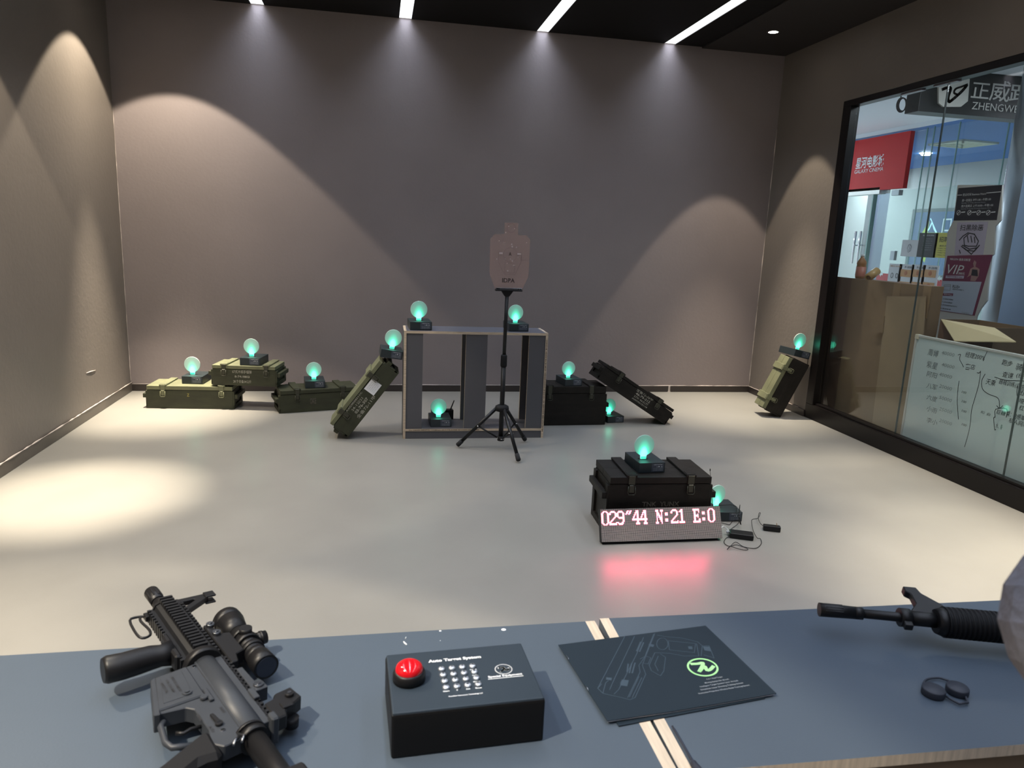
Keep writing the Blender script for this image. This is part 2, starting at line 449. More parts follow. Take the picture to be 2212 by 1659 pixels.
def downlight(x, y, where, wide=P_WIDE, core=P_CORE, cone=90, z=H, corespot=34, lean=(0, 0)):
    t = thing('downlight', 'small round recessed downlight in the black ceiling, %s' % where, 'ceiling light', (x, y, z), group='round ceiling downlights')
    b = MB(); b.lathe([(.040, -.002), (.040, -.006), (.052, -.006), (.056, -.001), (.056, 0), (.040, -.002)], 28); b.build('trim_ring', mat('ring_dark', (.05, .045, .045), .4), t)
    b = MB(); b.lathe([(0, -.003), (.039, -.003), (.039, -.0045), (0, -.0045)], 24); b.build('lens', LAMP, t)
    a = light('SPOT', 'downlight_lamp', (0, 0, -.012), wide, WARM, (lean[0], lean[1], 0), t, spot_size=R(cone), spot_blend=.10, shadow_soft_size=.025)
    c = light('SPOT', 'downlight_lamp', (0, 0, -.012), core, WARM, (lean[0], lean[1], 0), t, spot_size=R(corespot), spot_blend=1.0, shadow_soft_size=.025)
ZR = H - .012
downlight(-1.67, 6.07, 'over the back left corner', core=P_CORE * 4.2, corespot=34)
downlight(-1.62, 4.12, 'left row, second from the back wall', core=P_CORE * 3.9, corespot=27)
downlight(-1.60, 2.30, 'left row, third from the back wall')
downlight(-1.52, .18, 'left row, nearest the counter', wide=P_WIDE * 3.2)
downlight(3.268, 6.08, 'over the back right corner', wide=P_WIDE * .62, cone=58, z=ZR, core=P_CORE * 1.9, corespot=40)
downlight(3.268, 4.12, 'right row, second from the back wall', wide=P_WIDE * .5, core=P_CORE * .8, cone=66, z=ZR)
downlight(3.20, 2.45, 'right row, third from the back wall', wide=P_WIDE * .9, core=P_CORE * 2.3, cone=70, z=ZR, corespot=50)

# ================================================================== AMMUNITION CRATES
def crate(label, L, Wd, Hh, M, body, lidm=None, stencil=None, stm=None, straps=2, sp=(.22, .78), railz=.46, lidh=None, rail=True, sticker=False, latchm=None):
    """origin at the lower front left corner; x along, y to the back, z up"""
    t = thing('ammunition_crate', label, 'crate', M=M, group='old wooden ammunition crates')
    lidm = lidm or body; lh = lidh or Hh * .17; c = .012
    b = MB(); b.box(c, L - c, .004, Wd - .004, 0, Hh - lh - .003, .003); b.build('body', body, t)
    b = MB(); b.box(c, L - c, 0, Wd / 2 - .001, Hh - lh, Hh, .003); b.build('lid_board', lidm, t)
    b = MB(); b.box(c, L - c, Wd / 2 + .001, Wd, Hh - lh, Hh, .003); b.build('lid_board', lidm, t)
    for s in (0, 1):     # end pieces: upright battens and a carrying rail
        x0, x1 = (0, c + .002) if s == 0 else (L - c - .002, L)
        b = MB()
        b.box(x0, x1, .006, .05, .01, Hh - lh - .01, .003); b.box(x0, x1, Wd - .05, Wd - .006, .01, Hh - lh - .01, .003); b.box(x0, x1, .006, Wd - .006, .0, .035, .003)
        b.build('end_batten', body, t)
        if rail:
            xx0, xx1 = (-.024, x0 + .003) if s == 0 else (x1 - .003, L + .024)
            b = MB(); b.box(xx0, xx1, .012, Wd - .012, Hh * railz, Hh * railz + .034, .004); b.build('carrying_rail', body, t)
    for k in range(straps):
        x = L * sp[k]
        b = MB(); b.box(x - .028, x + .028, -.004, Wd + .004, Hh, Hh + .013, .003); b.box(x - .024, x + .024, .005, .05, Hh + .013, Hh + .016, .001)
        s_ = b.build('lid_batten', lidm, t)
        b = MB(); b.box(x - .017, x + .017, -.006, .0, Hh - lh - .002, Hh + .008, .001); b.box(x - .013, x + .013, -.010, .002, Hh - lh - .045, Hh - lh - .004, .002)
        b.tube([(x - .018, -.008, Hh - lh - .01), (x - .020, -.012, Hh - lh - .045), (x - .014, -.012, Hh - lh - .055), (x + .014, -.012, Hh - lh - .055), (x + .020, -.012, Hh - lh - .045), (x + .018, -.008, Hh - lh - .01)], .0022, 6)
        b.build('latch', latchm or METALD, t)
        b = MB(); b.cyl((x - .03, Wd + .003, Hh - lh), (x + .03, Wd + .003, Hh - lh), .005, seg=10); b.build('hinge', METALD, t)
    if stencil:
        for (s, x, z, w, h) in stencil: txt(t, s, x, z, w, h, stm or STENCIL, M=Matrix.Translation((0, .0035, 0)) @ FACE_Y, bold=.02)
    if sticker:
        b = MB(); b.box(L * .60, L * .60 + .095, .002, .0035, Hh * .26, Hh * .26 + .085); k = b.build('paper_label', WHITEP, t); k['label'] = 'white paper label stuck on the side'
        for j in range(5):
            txt(k, '||||| |||| ||' if j % 2 else 'No. 0024 / 72-B', L * .60 + .047, Hh * .26 + .016 + j * .013, .06, .004, GREYT, M=Matrix.Translation((0, .0015, 0)) @ FACE_Y)
    return t
def TM(x, y, z, rz=0, ry=0): return Matrix.Translation((x, y, z)) @ Matrix.Rotation(R(rz), 4, 'Z') @ Matrix.Rotation(R(ry), 4, 'Y')

crate('olive crate, lid coloured as lit, lying nearest the left wall, target light on its lid', .69, .28, .188, TM(-1.835, 6.125, 0, -4), OLIVE, OLIVE_LIT, sp=(.2, .86),
      latchm=OLIVE_LIT, stencil=[('Z', .33, .115, .02, .025)], stm=mat('yellow_paint_mark', (.30, .26, .06), .6))
crate('small olive crate bridging two others at the left, three stencilled lines', .53, .27, .165, TM(-1.322, 6.09, .2045, -9), OLIVE, OLIVE_LIT, sp=(.2, .84),
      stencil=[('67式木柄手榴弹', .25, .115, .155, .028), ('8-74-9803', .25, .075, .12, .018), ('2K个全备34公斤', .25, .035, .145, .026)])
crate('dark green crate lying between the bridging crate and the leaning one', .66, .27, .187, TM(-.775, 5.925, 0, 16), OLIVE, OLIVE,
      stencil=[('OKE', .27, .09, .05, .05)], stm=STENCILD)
crate('olive crate leaning on the left end of the plywood cabinet, white label and stencils', .60, .24, .165, Matrix.Translation((-.205, 5.16, .012)) @ Matrix.Rotation(R(-53), 4, 'Y'), OLIVE, OLIVE_LIT, sticker=True,
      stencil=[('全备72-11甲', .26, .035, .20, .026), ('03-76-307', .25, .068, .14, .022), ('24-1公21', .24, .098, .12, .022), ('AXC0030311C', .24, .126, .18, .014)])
crate('big dark crate against the right end of the plywood cabinet', .62, .27, .322, TM(1.225, 5.50, 0, 1.5), OLIVED, OLIVED)
crate('dark crate propped slantwise on the edge of the big dark crate, white stencils', .735, .24, .145, Matrix.Translation((2.362 - .735 * math.cos(R(32.2)), 5.50, .735 * math.sin(R(32.2)))) @ Matrix.Rotation(R(32.2), 4, 'Y'), OLIVED, OLIVED,
      stencil=[('全备72-36甲', .43, .112, .17, .028), ('46-79-312', .43, .082, .15, .020), ('27X 46公斤', .43, .056, .15, .020), ('AXC0312118', .43, .032, .16, .012)])
crate('olive crate, lid coloured as lit, standing tilted against the right wall beside the glass', .52, .19, .20, Matrix.Translation((3.540, 5.72, .002)) @ Matrix.Rotation(R(-8), 4, 'Z') @ Matrix.Rotation(R(-67), 4, 'Y'), OLIVED, OLIVE_LIT, latchm=OLIVE_LIT, rail=False)
crate('black-brown crate standing behind the red number display, target light on its lid', .565, .30, .312, TM(1.158, 3.352, 0, -2.5), OLIVED, OLIVED, railz=.62, lidh=.035,
      stencil=[('TNK  YUNX', .29, .165, .20, .026)], stm=STENCILD)

# ================================================================== TARGET LIGHTS
def target(label, x, y, z, rz=0, s=1, tilt=0, dx=-.012, lean=0, dyaw=0):
    """origin: middle of the lower front edge of its box"""
    M = Matrix.Translation((x, y, z)) @ Matrix.Rotation(R(rz), 4, 'Z') @ Matrix.Rotation(R(tilt), 4, 'Y') @ Matrix.Scale(s, 4)
    t = thing('target_light', label, 'target', M=M, group='round green target lights on black boxes')
    w, d, h = .148, .205, .056
    b = MB(); b.box(-w / 2, w / 2, 0, d, 0, h, .003)
    b.build('base_box', BASEG, t)
    b = MB(); b.lathe([(.030, h), (.030, h + .0015), (.022, h + .0015), (.022, h)], 24, M=Matrix.Translation((dx, .075, 0)) @ Matrix.Scale(.55, 4, (0, 1, 0))); b.build('slot_ring', BLACK, t)
    b = MB(); b.box(-.004, .066, -.0012, .001, .006, .050, .0004); lab = b.build('rating_label', mat('label_navy', (.045, .055, .075), .35), t)
    txt(lab, 'Intelligent Bounce Target', .032, .045, .050, .0042, WHITE, M=Matrix.Translation((0, -.001, 0)) @ FACE_Y)
    txt(lab, 'x  ▶  ⚠', .042, .034, .034, .008, WHITE, M=Matrix.Translation((0, -.001, 0)) @ FACE_Y)
    for j in range(3): txt(lab, 'AUTO TARGET 12V SYSTEM 2.4G', .033, .024 - j * .006, .056, .0028, GREYT, M=Matrix.Translation((0, -.001, 0)) @ FACE_Y)
    # the plate: a disc running into a short neck
    poly = []; r = .0575; cz = .076
    a0 = math.asin(.018 / r)
    for k in range(41):
        a = -math.pi / 2 + a0 + (2 * math.pi - 2 * a0) * k / 40
        poly.append((r * math.cos(a), cz + r * math.sin(a)))
    poly += [(-.016, .004), (-.016, 0), (.016, 0), (.016, .004)]
    b = MB(); b.prism(poly, -.004, .004, 'y', .0012)
    o = b.build('lit_disc', DISC, t, loc=(dx, .075, h), rot=(0, R(lean), R(dyaw)))
    b = MB(); b.box(-.0150, .0150, -.0055, .0055, .0, .014, .001); b.build('diode', GLOWN, t, loc=(dx, .075, h), rot=(0, 0, R(dyaw)))
    light('POINT', 'diode_glow', (dx, .060, h + .045), .10, (.05, 1, .55), parent=t, shadow_soft_size=.03)
    return t
def L(n): return 'green round target light ' + n
target(L('on the olive crate nearest the left wall'), -1.490, 6.19, .189, -6, 1.12, dx=-.02)
target(L('on top of the small bridging crate'), -1.012, 6.06, .371, -9, 1.10, dx=-.01)
target(L('on the dark green crate left of the leaning crate'), -.500, 6.04, .188, 8, 1.08, dx=-.005)
target(L('tilted on the upper end of the leaning crate'), .100, 5.19, .592, 2, 1.06, tilt=8, dx=.0)
target(L('on the left end of the plywood cabinet top'), .310, 5.20, .800, 3, 1.06, dx=-.008, lean=0)
target(L('on the right end of the cabinet top behind the tripod pole'), 1.030, 5.22, .800, 3, 1.0, dx=-.012)
target(L('standing inside the cabinet on its bottom shelf'), .470, 5.21, .075, 1, 1.05)
target(L('on the big dark crate right of the cabinet'), 1.560, 5.53, .322, 8, 1.0, dx=-.02)
target(L('on the floor under the slantwise dark crate'), 1.955, 5.58, 0, 8, 1.0, dx=-.03)
target(L('tilted on the standing crate by the glass'), 3.682, 5.74, .540, 5, 1.10, tilt=12, dx=-.005)
target(L('on the lid of the black crate behind the red display'), 1.412, 3.41, .312, 3, .98, dx=-.022)
target(L('on the floor at the right end of the red display'), 1.912, 3.47, 0, -4, .98, dx=-.055, dyaw=18)

# ================================================================== CABINETS
def board(x0, x1, y0, y1, z0, z1, face, thin, edge=PLY):
    """laminated board: ply shows on every edge face"""
    b = MB(); b.mi(face); b.mi(edge)
    b.box(x0, x1, y0, y1, z0, z1)
    b.bm.normal_update()
    for f in b.bm.faces:
        k = max(range(3), key=lambda i: abs(f.normal[i]))
        f.material_index = 0 if k == thin else 1
    return b
cx0, cy0, CWd, CD, CH, T = .188, 5.165, 1.052, .295, .798, .018
cab = thing('plywood_cabinet', 'open grey-faced plywood cabinet with upright slats and raw ply edges, at the back', 'cabinet', (cx0, cy0, 0), (0, 0, R(-.4)))
board(0, T, 0, CD, 0, CH, LAM, 0).build('side_panel', None, cab)
board(CWd - T, CWd, 0, CD, 0, CH, LAM, 0).build('side_panel', None, cab)
board(T, CWd - T, 0, CD, CH - T, CH, mat('grey_laminate_top', (.115, .115, .135), .35, var=.05, vscale=3), 2).build('top_panel', None, cab)
board(T, CWd - T, 0, CD, .057, .057 + T, LAM, 2).build('bottom_shelf', None, cab)
board(T, CWd - T, .004, .004 + T, 0, .057, LAM, 1).build('kick_board', None, cab)
for (a, c) in ((T, .136), (.446, .603), (.912, CWd - T)):
    board(a, c, .006, .006 + T, .075, CH - T, LAM, 1).build('front_slat', None, cab)
    board(a, c, CD - T - .004, CD - .004, .075, CH - T, LAM, 1).build('rear_slat', None, cab)
txt(cab, 'YU NIAN PENTAI CHENG MULTILAYER BOARD E1 18MM', .30, .066, .52, .007, mat('stamp_brown', (.06, .035, .02), .7), M=FACE_Y, z=.0006, bold=.03)
txt(cab, 'MULTILAYER BOARD E1 GRADE 1220X2440X18 MULTILAYER BOARD', 0, 0, .70, .007, MATS['stamp_brown'], M=Matrix.Translation((CWd - T / 2, -.0006, .40)) @ FACE_Y, rot=R(90), bold=.03)
# black receiver with an aerial behind the shelf target
t = thing('radio_receiver', 'small black receiver with a short aerial behind the target inside the cabinet', 'receiver', (.500, 5.44, .075), (0, 0, R(4)))
b = MB(); b.box(-.085, .085, -.010, .045, 0, .075, .004); b.build('case', BLACK, t)
b = MB(); b.cyl((.062, .0, .075), (.066, 0, .088), .006, seg=12); b.cyl((.066, 0, .088), (.088, -.004, .150), .005, .004, seg=12); b.build('aerial', BLACK, t)

def counter(label, M, Wd, side='both'):
    t = thing('counter_cabinet', label, 'counter', M=M, group='grey-topped plywood counter cabinets')
    D = .40
    board(0, T, 0, D, 0, TZ, LAMTOP, 0, PLYTOP).build('side_panel', None, t)
    board(Wd - T, Wd, 0, D, 0, TZ, LAMTOP, 0, PLYTOP).build('side_panel', None, t)
    board(T, Wd - T, 0, D, TZ - T, TZ - .0004, LAMTOP, 2, PLYTOP).build('top_panel', None, t)
    board(T, Wd - T, .004, D - .004, .057, .057 + T, LAM, 2).build('bottom_shelf', None, t)
    board(T, Wd - T, D - T - .004, D - .004, 0, .057, LAM, 1).build('kick_board', None, t)
    board(T, Wd - T, .012, .012 + T, .075, TZ - T, DARKPLY, 1, DARKPLY).build('rear_panel', None, t)
    n = 3
    for k in range(n):
        a = T + (Wd - 2 * T - .15) * k / (n - 1)
        board(a, a + .15, D - T - .006, D - .006, .075, TZ - T, LAM, 1).build('front_slat', None, t)
    return t
cl = counter('left grey counter cabinet in the foreground, under the scoped rifle and the control box', TM(.4015 - 1.30, .783, 0, 0), 1.30)
crr = counter('right grey counter cabinet in the foreground, under the rifle with the carry sight', TM(.4045, .790, 0, -1.25), 1.30)
for (px, py, r) in ((1088, 1360, .0040), (951, 1363, .002), (951, 1384, .0007)):
    p = at_z(px, py, TZ); b = MB(); b.lathe([(r, 0), (r * .9, .0004), (0, .0005)], 14, M=Matrix.Scale(1.1, 4, (1, 0, 0)))
    b.build('paint_fleck', WHITE, cl, loc=(p.x - (.4015 - 1.30), p.y - .783, TZ))
p = [at_z(x, y, TZ + .0006) - Vector((.4015 - 1.30, .783, 0)) for x, y in ((872, 1386), (874, 1389), (879, 1393))]
b = MB(); b.tube(p, [.001, .0016, .0012], 6); b.build('paint_fleck', WHITE, cl)
b = MB(); p = [at_z(x, y, TZ + .0006) - Vector((.4015 - 1.30, .783, 0)) for x, y in ((877, 1376), (876, 1379))]; b.tube(p, [.0006, .0009], 6); b.build('paint_fleck', WHITE, cl)

# ================================================================== TRIPOD TARGET
TX, TY = .864, 4.87
t = thing('tripod_stand', 'tall black tripod stand in front of the plywood cabinet', 'stand', (TX, TY, 0))
def loc(p): return Vector(p) - Vector((TX, TY, 0))
b = MB(); b.cyl((0, 0, .62), (0.004, 0, 1.105), .0125, seg=18); b.build('upper_pole', BLACK, t)
b = MB(); b.cyl((0, 0, .07), (0, 0, .64), .0165, seg=18); b.build('lower_pole', BLACK, t)
b = MB(); b.lathe([(.0, .60), (.021, .60), (.023, .61), (.022, .675), (.016, .685), (0, .685)], 20); b.build('height_collar', BLACKM, t)
b = MB(); b.lathe([(0, .285), (.045, .285), (.050, .300), (.046, .318), (.028, .328), (0, .328)], 24)
b.build('leg_hub', BLACKM, t)
b = MB(); b.lathe([(0, .068), (.024, .068), (.026, .080), (.024, .100), (0, .100)], 20); b.build('brace_hub', BLACKM, t)
for foot in ((.564, 4.929), (.937, 4.561), (1.079, 5.049)):
    f = loc((foot[0], foot[1], .018)); top = Vector((f.x, f.y, 0)).normalized() * .040 + Vector((0, 0, .300))
    d = (f - top).normalized()
    b = MB(); b.tube([top, top.lerp(f, .9)], .0125, 10); lg = b.build('leg', BLACK, t)
    b = MB(); b.tube([top.lerp(f, .88), f - d * .004, f + d * .002], [.0155, .0165, .013], 12); b.build('rubber_foot', FROST, lg)
    mid = top.lerp(f, .47)
    b = MB(); b.tube([Vector((0, 0, .084)) + Vector((f.x, f.y, 0)).normalized() * .02, mid], .006, 8); b.build('brace', BLACK, lg)
    b = MB(); side = Vector((-f.y, f.x, 0)).normalized()
    for q in (top, mid): b.cyl(q - side * .017, q + side * .017, .0042, seg=10)
    b.cyl(Vector((0, 0, .084)) + Vector((f.x, f.y, 0)).normalized() * .024 - side * .012, Vector((0, 0, .084)) + Vector((f.x, f.y, 0)).normalized() * .024 + side * .012, .0045, seg=10)
    b.build('rivet', CHROME, lg)
b = MB(); b.prism([(-.012, 1.085), (.018, 1.085), (.045, 1.122), (-.038, 1.122)], -.014, .014, 'y', .002); b.box(-.078, .106, -.020, .020, 1.122, 1.131, .001)
b.build('holder', BLACK, t)
b = MB(); b.box(-.076, .104, -.012, -.007, 1.131, 1.143, .0006); b.box(-.076, .104, .007, .012, 1.131, 1.143, .0006); b.build('clamp_strip', STEEL, t)
b = MB()
for x in (-.066, -.056, .078, .092): b.cyl((x, -.017, 1.137), (x, -.011, 1.137), .0042, seg=10)
b.build('screw', BLACK, t)
# silhouette plate
SIL = [(1089.8, 480.5), (1119.3, 482), (1119.3, 507.6), (1137.4, 508.4), (1145.3, 517.9), (1141.7, 596.2), (1128.4, 621.5), (1069.3, 619.5), (1057.3, 590.2), (1059, 515.5), (1068.7, 505.8), (1089.8, 505.8)]
t = thing('silhouette_target', 'see-through pinkish acrylic torso silhouette target clamped on the tripod', 'target', (TX, TY, 1.133))
poly = [(q.x - TX, q.z - 1.133) for q in (at_y(x, y, TY) for x, y in SIL)]
poly[6] = (poly[6][0], .003); poly[7] = (poly[7][0], .003)
b = MB(); b.prism(poly[::-1], -.003, .003, 'y', .0008); b.build('plate', ACRY, t)
def sl(cx, cy):
    q = at_y(1000 + cx / 8.295, 460 + cy / 8.295, TY); return (q.x - TX, q.z - 1.133)
def engr(pts, w=.0016, m=ACRYL):
    b = MB(); b.ribbon([sl(*p) for p in pts], w, h=.0005); o = b.build('engraved_line', m, t); o.matrix_local = Matrix.Translation((0, -.0034, 0)) @ FACE_Y
ring = lambda cx, cy, rx, ry: [(cx + rx * math.cos(a * math.pi / 14), cy + ry * math.sin(a * math.pi / 14)) for a in range(29)]
engr(ring(845, 750, 120, 125)); engr([(640, 700), (635, 880), (700, 1020), (740, 1090), (930, 1110), (1040, 880), (1045, 700)])
engr([(745, 890), (745, 1065), (920, 1075), (925, 900), (745, 890)]); engr(ring(865, 270, 75, 80)); engr([(1045, 720), (1050, 850), (1165, 845)])
for (s_, cx, cy, w, h) in (('IDPA', 815, 1208, 222, 75), ('A', 845, 735, 50, 60)):
    c = sl(cx, cy); txt(t, s_, c[0], c[1], w / 8.295 / FPX * 5.05, h / 8.295 / FPX * 5.05, mat('engraved_letters', (.06, .045, .045), .5), M=Matrix.Translation((0, -.0036, 0)) @ FACE_Y, bold=.02)
b = MB()
for cx, cy, r in ((820, 240, 12), (925, 280, 8), (765, 350, 9), (648, 500, 12), (735, 533, 9), (755, 533, 6), (873, 560, 12), (882, 605, 16), (958, 615, 12), (1138, 532, 8), (987, 788, 9), (605, 825, 12), (752, 822, 8), (848, 826, 12), (885, 860, 14), (903, 937, 9), (925, 937, 9), (800, 1035, 15), (790, 903, 6)):
    c = sl(cx, cy); rr = r / 8.295 / FPX * 5.05
    b.cyl((c[0], -.0038, c[1]), (c[0], -.003, c[1]), rr, rr * .6, seg=7, smooth=False)
for cx0_, cy0_, cx1_, cy1_ in ((648, 700, 712, 740), (975, 722, 1040, 748)):
    a_ = sl(cx0_, cy0_); c_ = sl(cx1_, cy1_); b.box(a_[0], c_[0], -.0036, -.003, c_[1], a_[1])
b.build('pellet_mark', mat('pellet_chip', (.50, .42, .42), .3), t)

# ================================================================== RED NUMBER DISPLAY
p0 = Vector((1.106, 3.232, 0)); ang = math.atan2(-.004, .645)
LM = Matrix.Translation(p0) @ Matrix.Rotation(ang, 4, 'Z')
t = thing('number_display', 'long number display lit red leaning against the black-brown crate', 'display', M=LM)
TILT = Matrix.Rotation(R(-23), 4, 'X')
LW, LH = .645, .162
def place(o): o.matrix_local = Matrix.Translation((0, 0, .016)) @ TILT; return o
b = MB(); b.box(-.001, LW + .001, .0015, .034, -.001, LH + .001, .0015); place(b.build('chassis', BLACK, t))
b = MB(); b.prism([(.006, 0), (.050, 0), (.060, .016), (.045, .06), (.014, .015)], .006, LW - .02, 'x', .001); b.build('stand', BLACKM, t)
b = MB(); b.box(0, LW, -.0004, .002, 0, LH); place(b.build('diode_face', LEDFACE, t))
G = {
 '0': ['..####..', '.##..##.', '##....##', '##....##', '##....##', '##....##', '##....##', '##....##', '##....##', '##....##', '##....##', '##....##', '.##..##.', '..####..'],
 '2': ['..####..', '.######.', '##....##', '##....##', '......##', '......##', '.....##.', '....##..', '...##...', '..##....', '.##.....', '##.....#', '########', '########'],
 '9': ['..####..', '.######.', '##....##', '##....##', '##....##', '##....##', '.#######', '..######', '......##', '......##', '......##', '##...##.', '.######.', '..####..'],
 '4': ['....###.', '....###.', '...####.', '...#.##.', '..##.##.', '..#..##.', '.##..##.', '.#...##.', '########', '########', '.....##.', '.....##.', '....####', '....####'],
 '1': ['...##...', '..###...', '.####...', '...##...', '...##...', '...##...', '...##...', '...##...', '...##...', '...##...', '...##...', '...##...', '.######.', '.######.'],
 'N': ['###..###', '###..###', '.##...#.', '.###..#.', '.###..#.', '.####.#.', '.#.##.#.', '.#.####.', '.#..###.', '.#..###.', '.#...##.', '.#...##.', '###...#.', '###...#.'],
 'E': ['#######.', '#######.', '.##...#.', '.##...#.', '.##.....', '.##..#..', '.#####..', '.#####..', '.##..#..', '.##.....', '.##...##', '.##...##', '########', '########'],
 ':': ['........', '........', '........', '..###...', '..###...', '..###...', '........', '........', '........', '..###...', '..###...', '..###...', '........', '........'],
 '"': ['...##.##', '..##.##.', '..##.##.', '.##.##..'] + ['........'] * 10,
 ' ': ['........'] * 14}
b = MB(); P = .00504
for ci, ch in enumerate('029"44 N:21 E:0'):
    for r_, row in enumerate(G[ch]):
        for c_, v in enumerate(row):
            if v == '#':
                x = (ci * 8 + c_ + (1 if ci > 5 else 0)) * P + .004; z = LH - (r_ + 2) * P
                b.box(x, x + P * .92, -.0012, .0, z - P * .92, z)
place(b.build('lit_diodes', LEDLIT, t, kind='stuff'))
light('AREA', 'display_glow', (LW * .45, -.02, .125), 2.0, (1, .07, .16), (R(-113), 0, 0), t, shape='RECTANGLE', size=.55, size_y=.07)
b = MB(); b.tube([(.700, .20, .0), (.700, .20, .022), (.680, .215, .12), (.655, .23, .30)], [.012, .010, .0016, .0012], 8); b.cyl((.655, .23, .30), (.6545, .2305, .312), .003, seg=8); a_ = b.build('aerial', BLACK, t)

# cables and adapters
def cable(label, pts, r, m, name='power_cable', cat='cable', z=.003, ax=None):
    q = [at_z(1440 + x / 6.914, 980 + y / 6.914, zz) for x, y, zz in pts]
    b = MB(); b.tube(smooth_pts(q, 5), r, 6, m); return tag(b.build(name), label, cat)
C3 = [(800, 1030, .01), (870, 1045, .004), (940, 1060, .004), (985, 1010, .004), (1090, 995, .02), (1110, 1060, .03), (1080, 900, .09), (1095, 765, .12), (1085, 900, .07), (1070, 1040, .02), (960, 1130, .004), (930, 1230, .008), (880, 1270, .004), (860, 1330, .004), (930, 1380, .004), (1050, 1365, .006), (1210, 1420, .006), (1170, 1440, .004), (1050, 1415, .008), (950, 1385, .012), (905, 1430, .006), (935, 1400, .012), (1030, 1320, .008), (1150, 1390, .004), (1330, 1412, .004), (1415, 1340, .004), (1400, 1270, .004), (1350, 1255, .010), (1290, 1140, .012), (1270, 1010, .02), (1290, 980, .03), (1365, 962, .03), (1400, 890, .03), (1380, 890, .03), (1370, 970, .02), (1400, 1040, .012), (1445, 1080, .014)]
cable('thin black cable looping from the red display to the plug adapter', C3, .0017, FROST)
cable('black cable hung over the small box at the right end of the red display', [(720, 770, .06), (860, 768, .065), (980, 765, .065), (1050, 800, .075), (1040, 850, .06), (1085, 940, .04), (1100, 1050, .02), (1060, 900, .06), (1030, 800, .07), (1000, 780, .066)], .0018, FROST)
cable('short white cable from the red display into the flat adapter', [(815, 1110, .05), (850, 1085, .05), (900, 1120, .035), (940, 1180, .016)], .0026, WHITE)
q = at_z(1440 + 1110 / 6.914, 980 + 1250 / 6.914, .0)
t = thing('power_brick', 'flat black power brick on the floor right of the red display', 'adapter', (q.x, q.y, 0), (0, 0, R(-24)))
b = MB(); b.box(-.060, .060, -.033, .033, 0, .028, .006); b.build('case', BLACK, t)
b = MB(); b.cyl((-.060, .012, .016), (-.075, .014, .016), .007, seg=12); b.build('white_plug', WHITE, t)['label'] = 'white plug'
q = at_z(1440 + 1565 / 6.914, 980 + 1150 / 6.914, .0)
t = thing('plug_adapter', 'small black wall plug adapter lying furthest right on the floor, pins up', 'adapter', (q.x, q.y, 0), (0, 0, R(-22)))
b = MB(); b.box(-.044, .044, -.017, .017, 0, .030, .005); b.build('case', BLACK, t)
b = MB(); b.box(.022, .0235, -.008, -.002, .029, .045); b.box(.022, .0235, .004, .010, .029, .045); b.build('pin', mat('brass_pin', (.55, .35, .22), .3, 1), t)

# ================================================================== CONTROL BOX ON THE COUNTER
t = thing('control_box', 'black control box with a red push button and steel keypad on the left counter', 'controller', (.0205, .8645, TZ), (0, 0, R(2.6)))
bw, bd, bh = .2135, .143, .068
b = MB(); b.box(0, bw, 0, bd, 0, bh - .002, .004); b.build('case', BOXSIDE, t)
b = MB(); b.box(.0015, bw - .0015, .0015, bd - .0015, bh - .006, bh, .0022); b.build('top_plate', BOXTOP, t)
bx, by = .0300, .0745
b = MB(); b.lathe([(0, 0), (.0232, 0), (.0236, .009), (.0220, .0140), (.0205, .0155), (0, .0155)], 36, M=Matrix.Translation((bx, by, bh))); rim = b.build('button_collar', BLACK, t)
b = MB(); b.lathe([(.0195, .0150), (.0198, .017), (.0180, .0220), (.0135, .0255), (.007, .0275), (0, .028)], 36, M=Matrix.Translation((bx, by, bh))); b.build('push_button', REDB, t)['label'] = 'glossy red push button'
# the dark steel plate of the keypad and 16 domed steel keys
def key(x, y, cap):
    b = MB(); b.lathe([(.0046, 0), (.0050, .001), (.0050, .0022), (.0042, .0034), (.0022, .0042), (0, .0044)], 16, M=Matrix.Translation((x, y, bh))); k = b.build('keypad_key', mat('key_steel', (.68, .72, .78), .28, .85), t)
    txt(k, cap, x, y, None, .0042, INK, z=bh + .0043, bold=.03)
KX, KY = .0788, .0900
for r_ in range(4):
    for c_ in range(4): key(KX + c_ * .0154 + r_ * .0002, KY - r_ * .0150, '123A456B789C*0#D'[r_ * 4 + c_])
zt = bh + .0002
txt(t, 'Auto Target System', KX + .0232, .1125, .080, .0090, WHITE, z=zt, bold=.035)
for s_, x, y, w in (('Delete', 3, 0, .010), ('Modify', 3, 1, .008), ('Enter', 3, 2, .010), ('Start', 0, 3, .0092), ('0', 1, 3, .0022), ('Add', 2, 3, .006), ('Reset', 3, 3, .0092)):
    txt(t, s_, KX + x * .0154, KY - y * .0150 - .0072, w, .0026, WHITE, z=zt, bold=.03)
txt(t, 'Shenzhen Instrument Technology Ltd', KX + .0255, .0250, .048, .0032, WHITE, z=zt, bold=.02)
ex, ey = .1695, .0765
b = MB()
for rr, w in ((.0125, .0014),):
    b.ribbon([(ex + rr * 1.0 * math.cos(a * math.pi / 20), ey + rr * .95 * math.sin(a * math.pi / 20)) for a in range(41)], w, zt, .0002)
b.build('emblem_ring', WHITE, t)
SQ = [(-.0070, .0040), (-.0010, .0048), (.0010, .0020), (-.0030, -.0040), (-.0045, -.0050), (.0022, .0005), (.0025, -.0025), (.0060, -.0035), (.0078, .0015)]
b = MB(); b.ribbon([(ex + q.x, ey + q.y) for q in smooth_pts([(x, y, 0) for x, y in SQ], 4)], .0030, zt, .0002); b.build('emblem', WHITE, t)
txt(t, 'Special Equipment', ex - .001, .0600, .051, .0062, WHITE, z=zt, bold=.03)
b = MB(); b.ribbon([(ex - .027, .0557), (ex + .025, .0557)], .0010, zt, .0002); b.build('underline', WHITE, t)

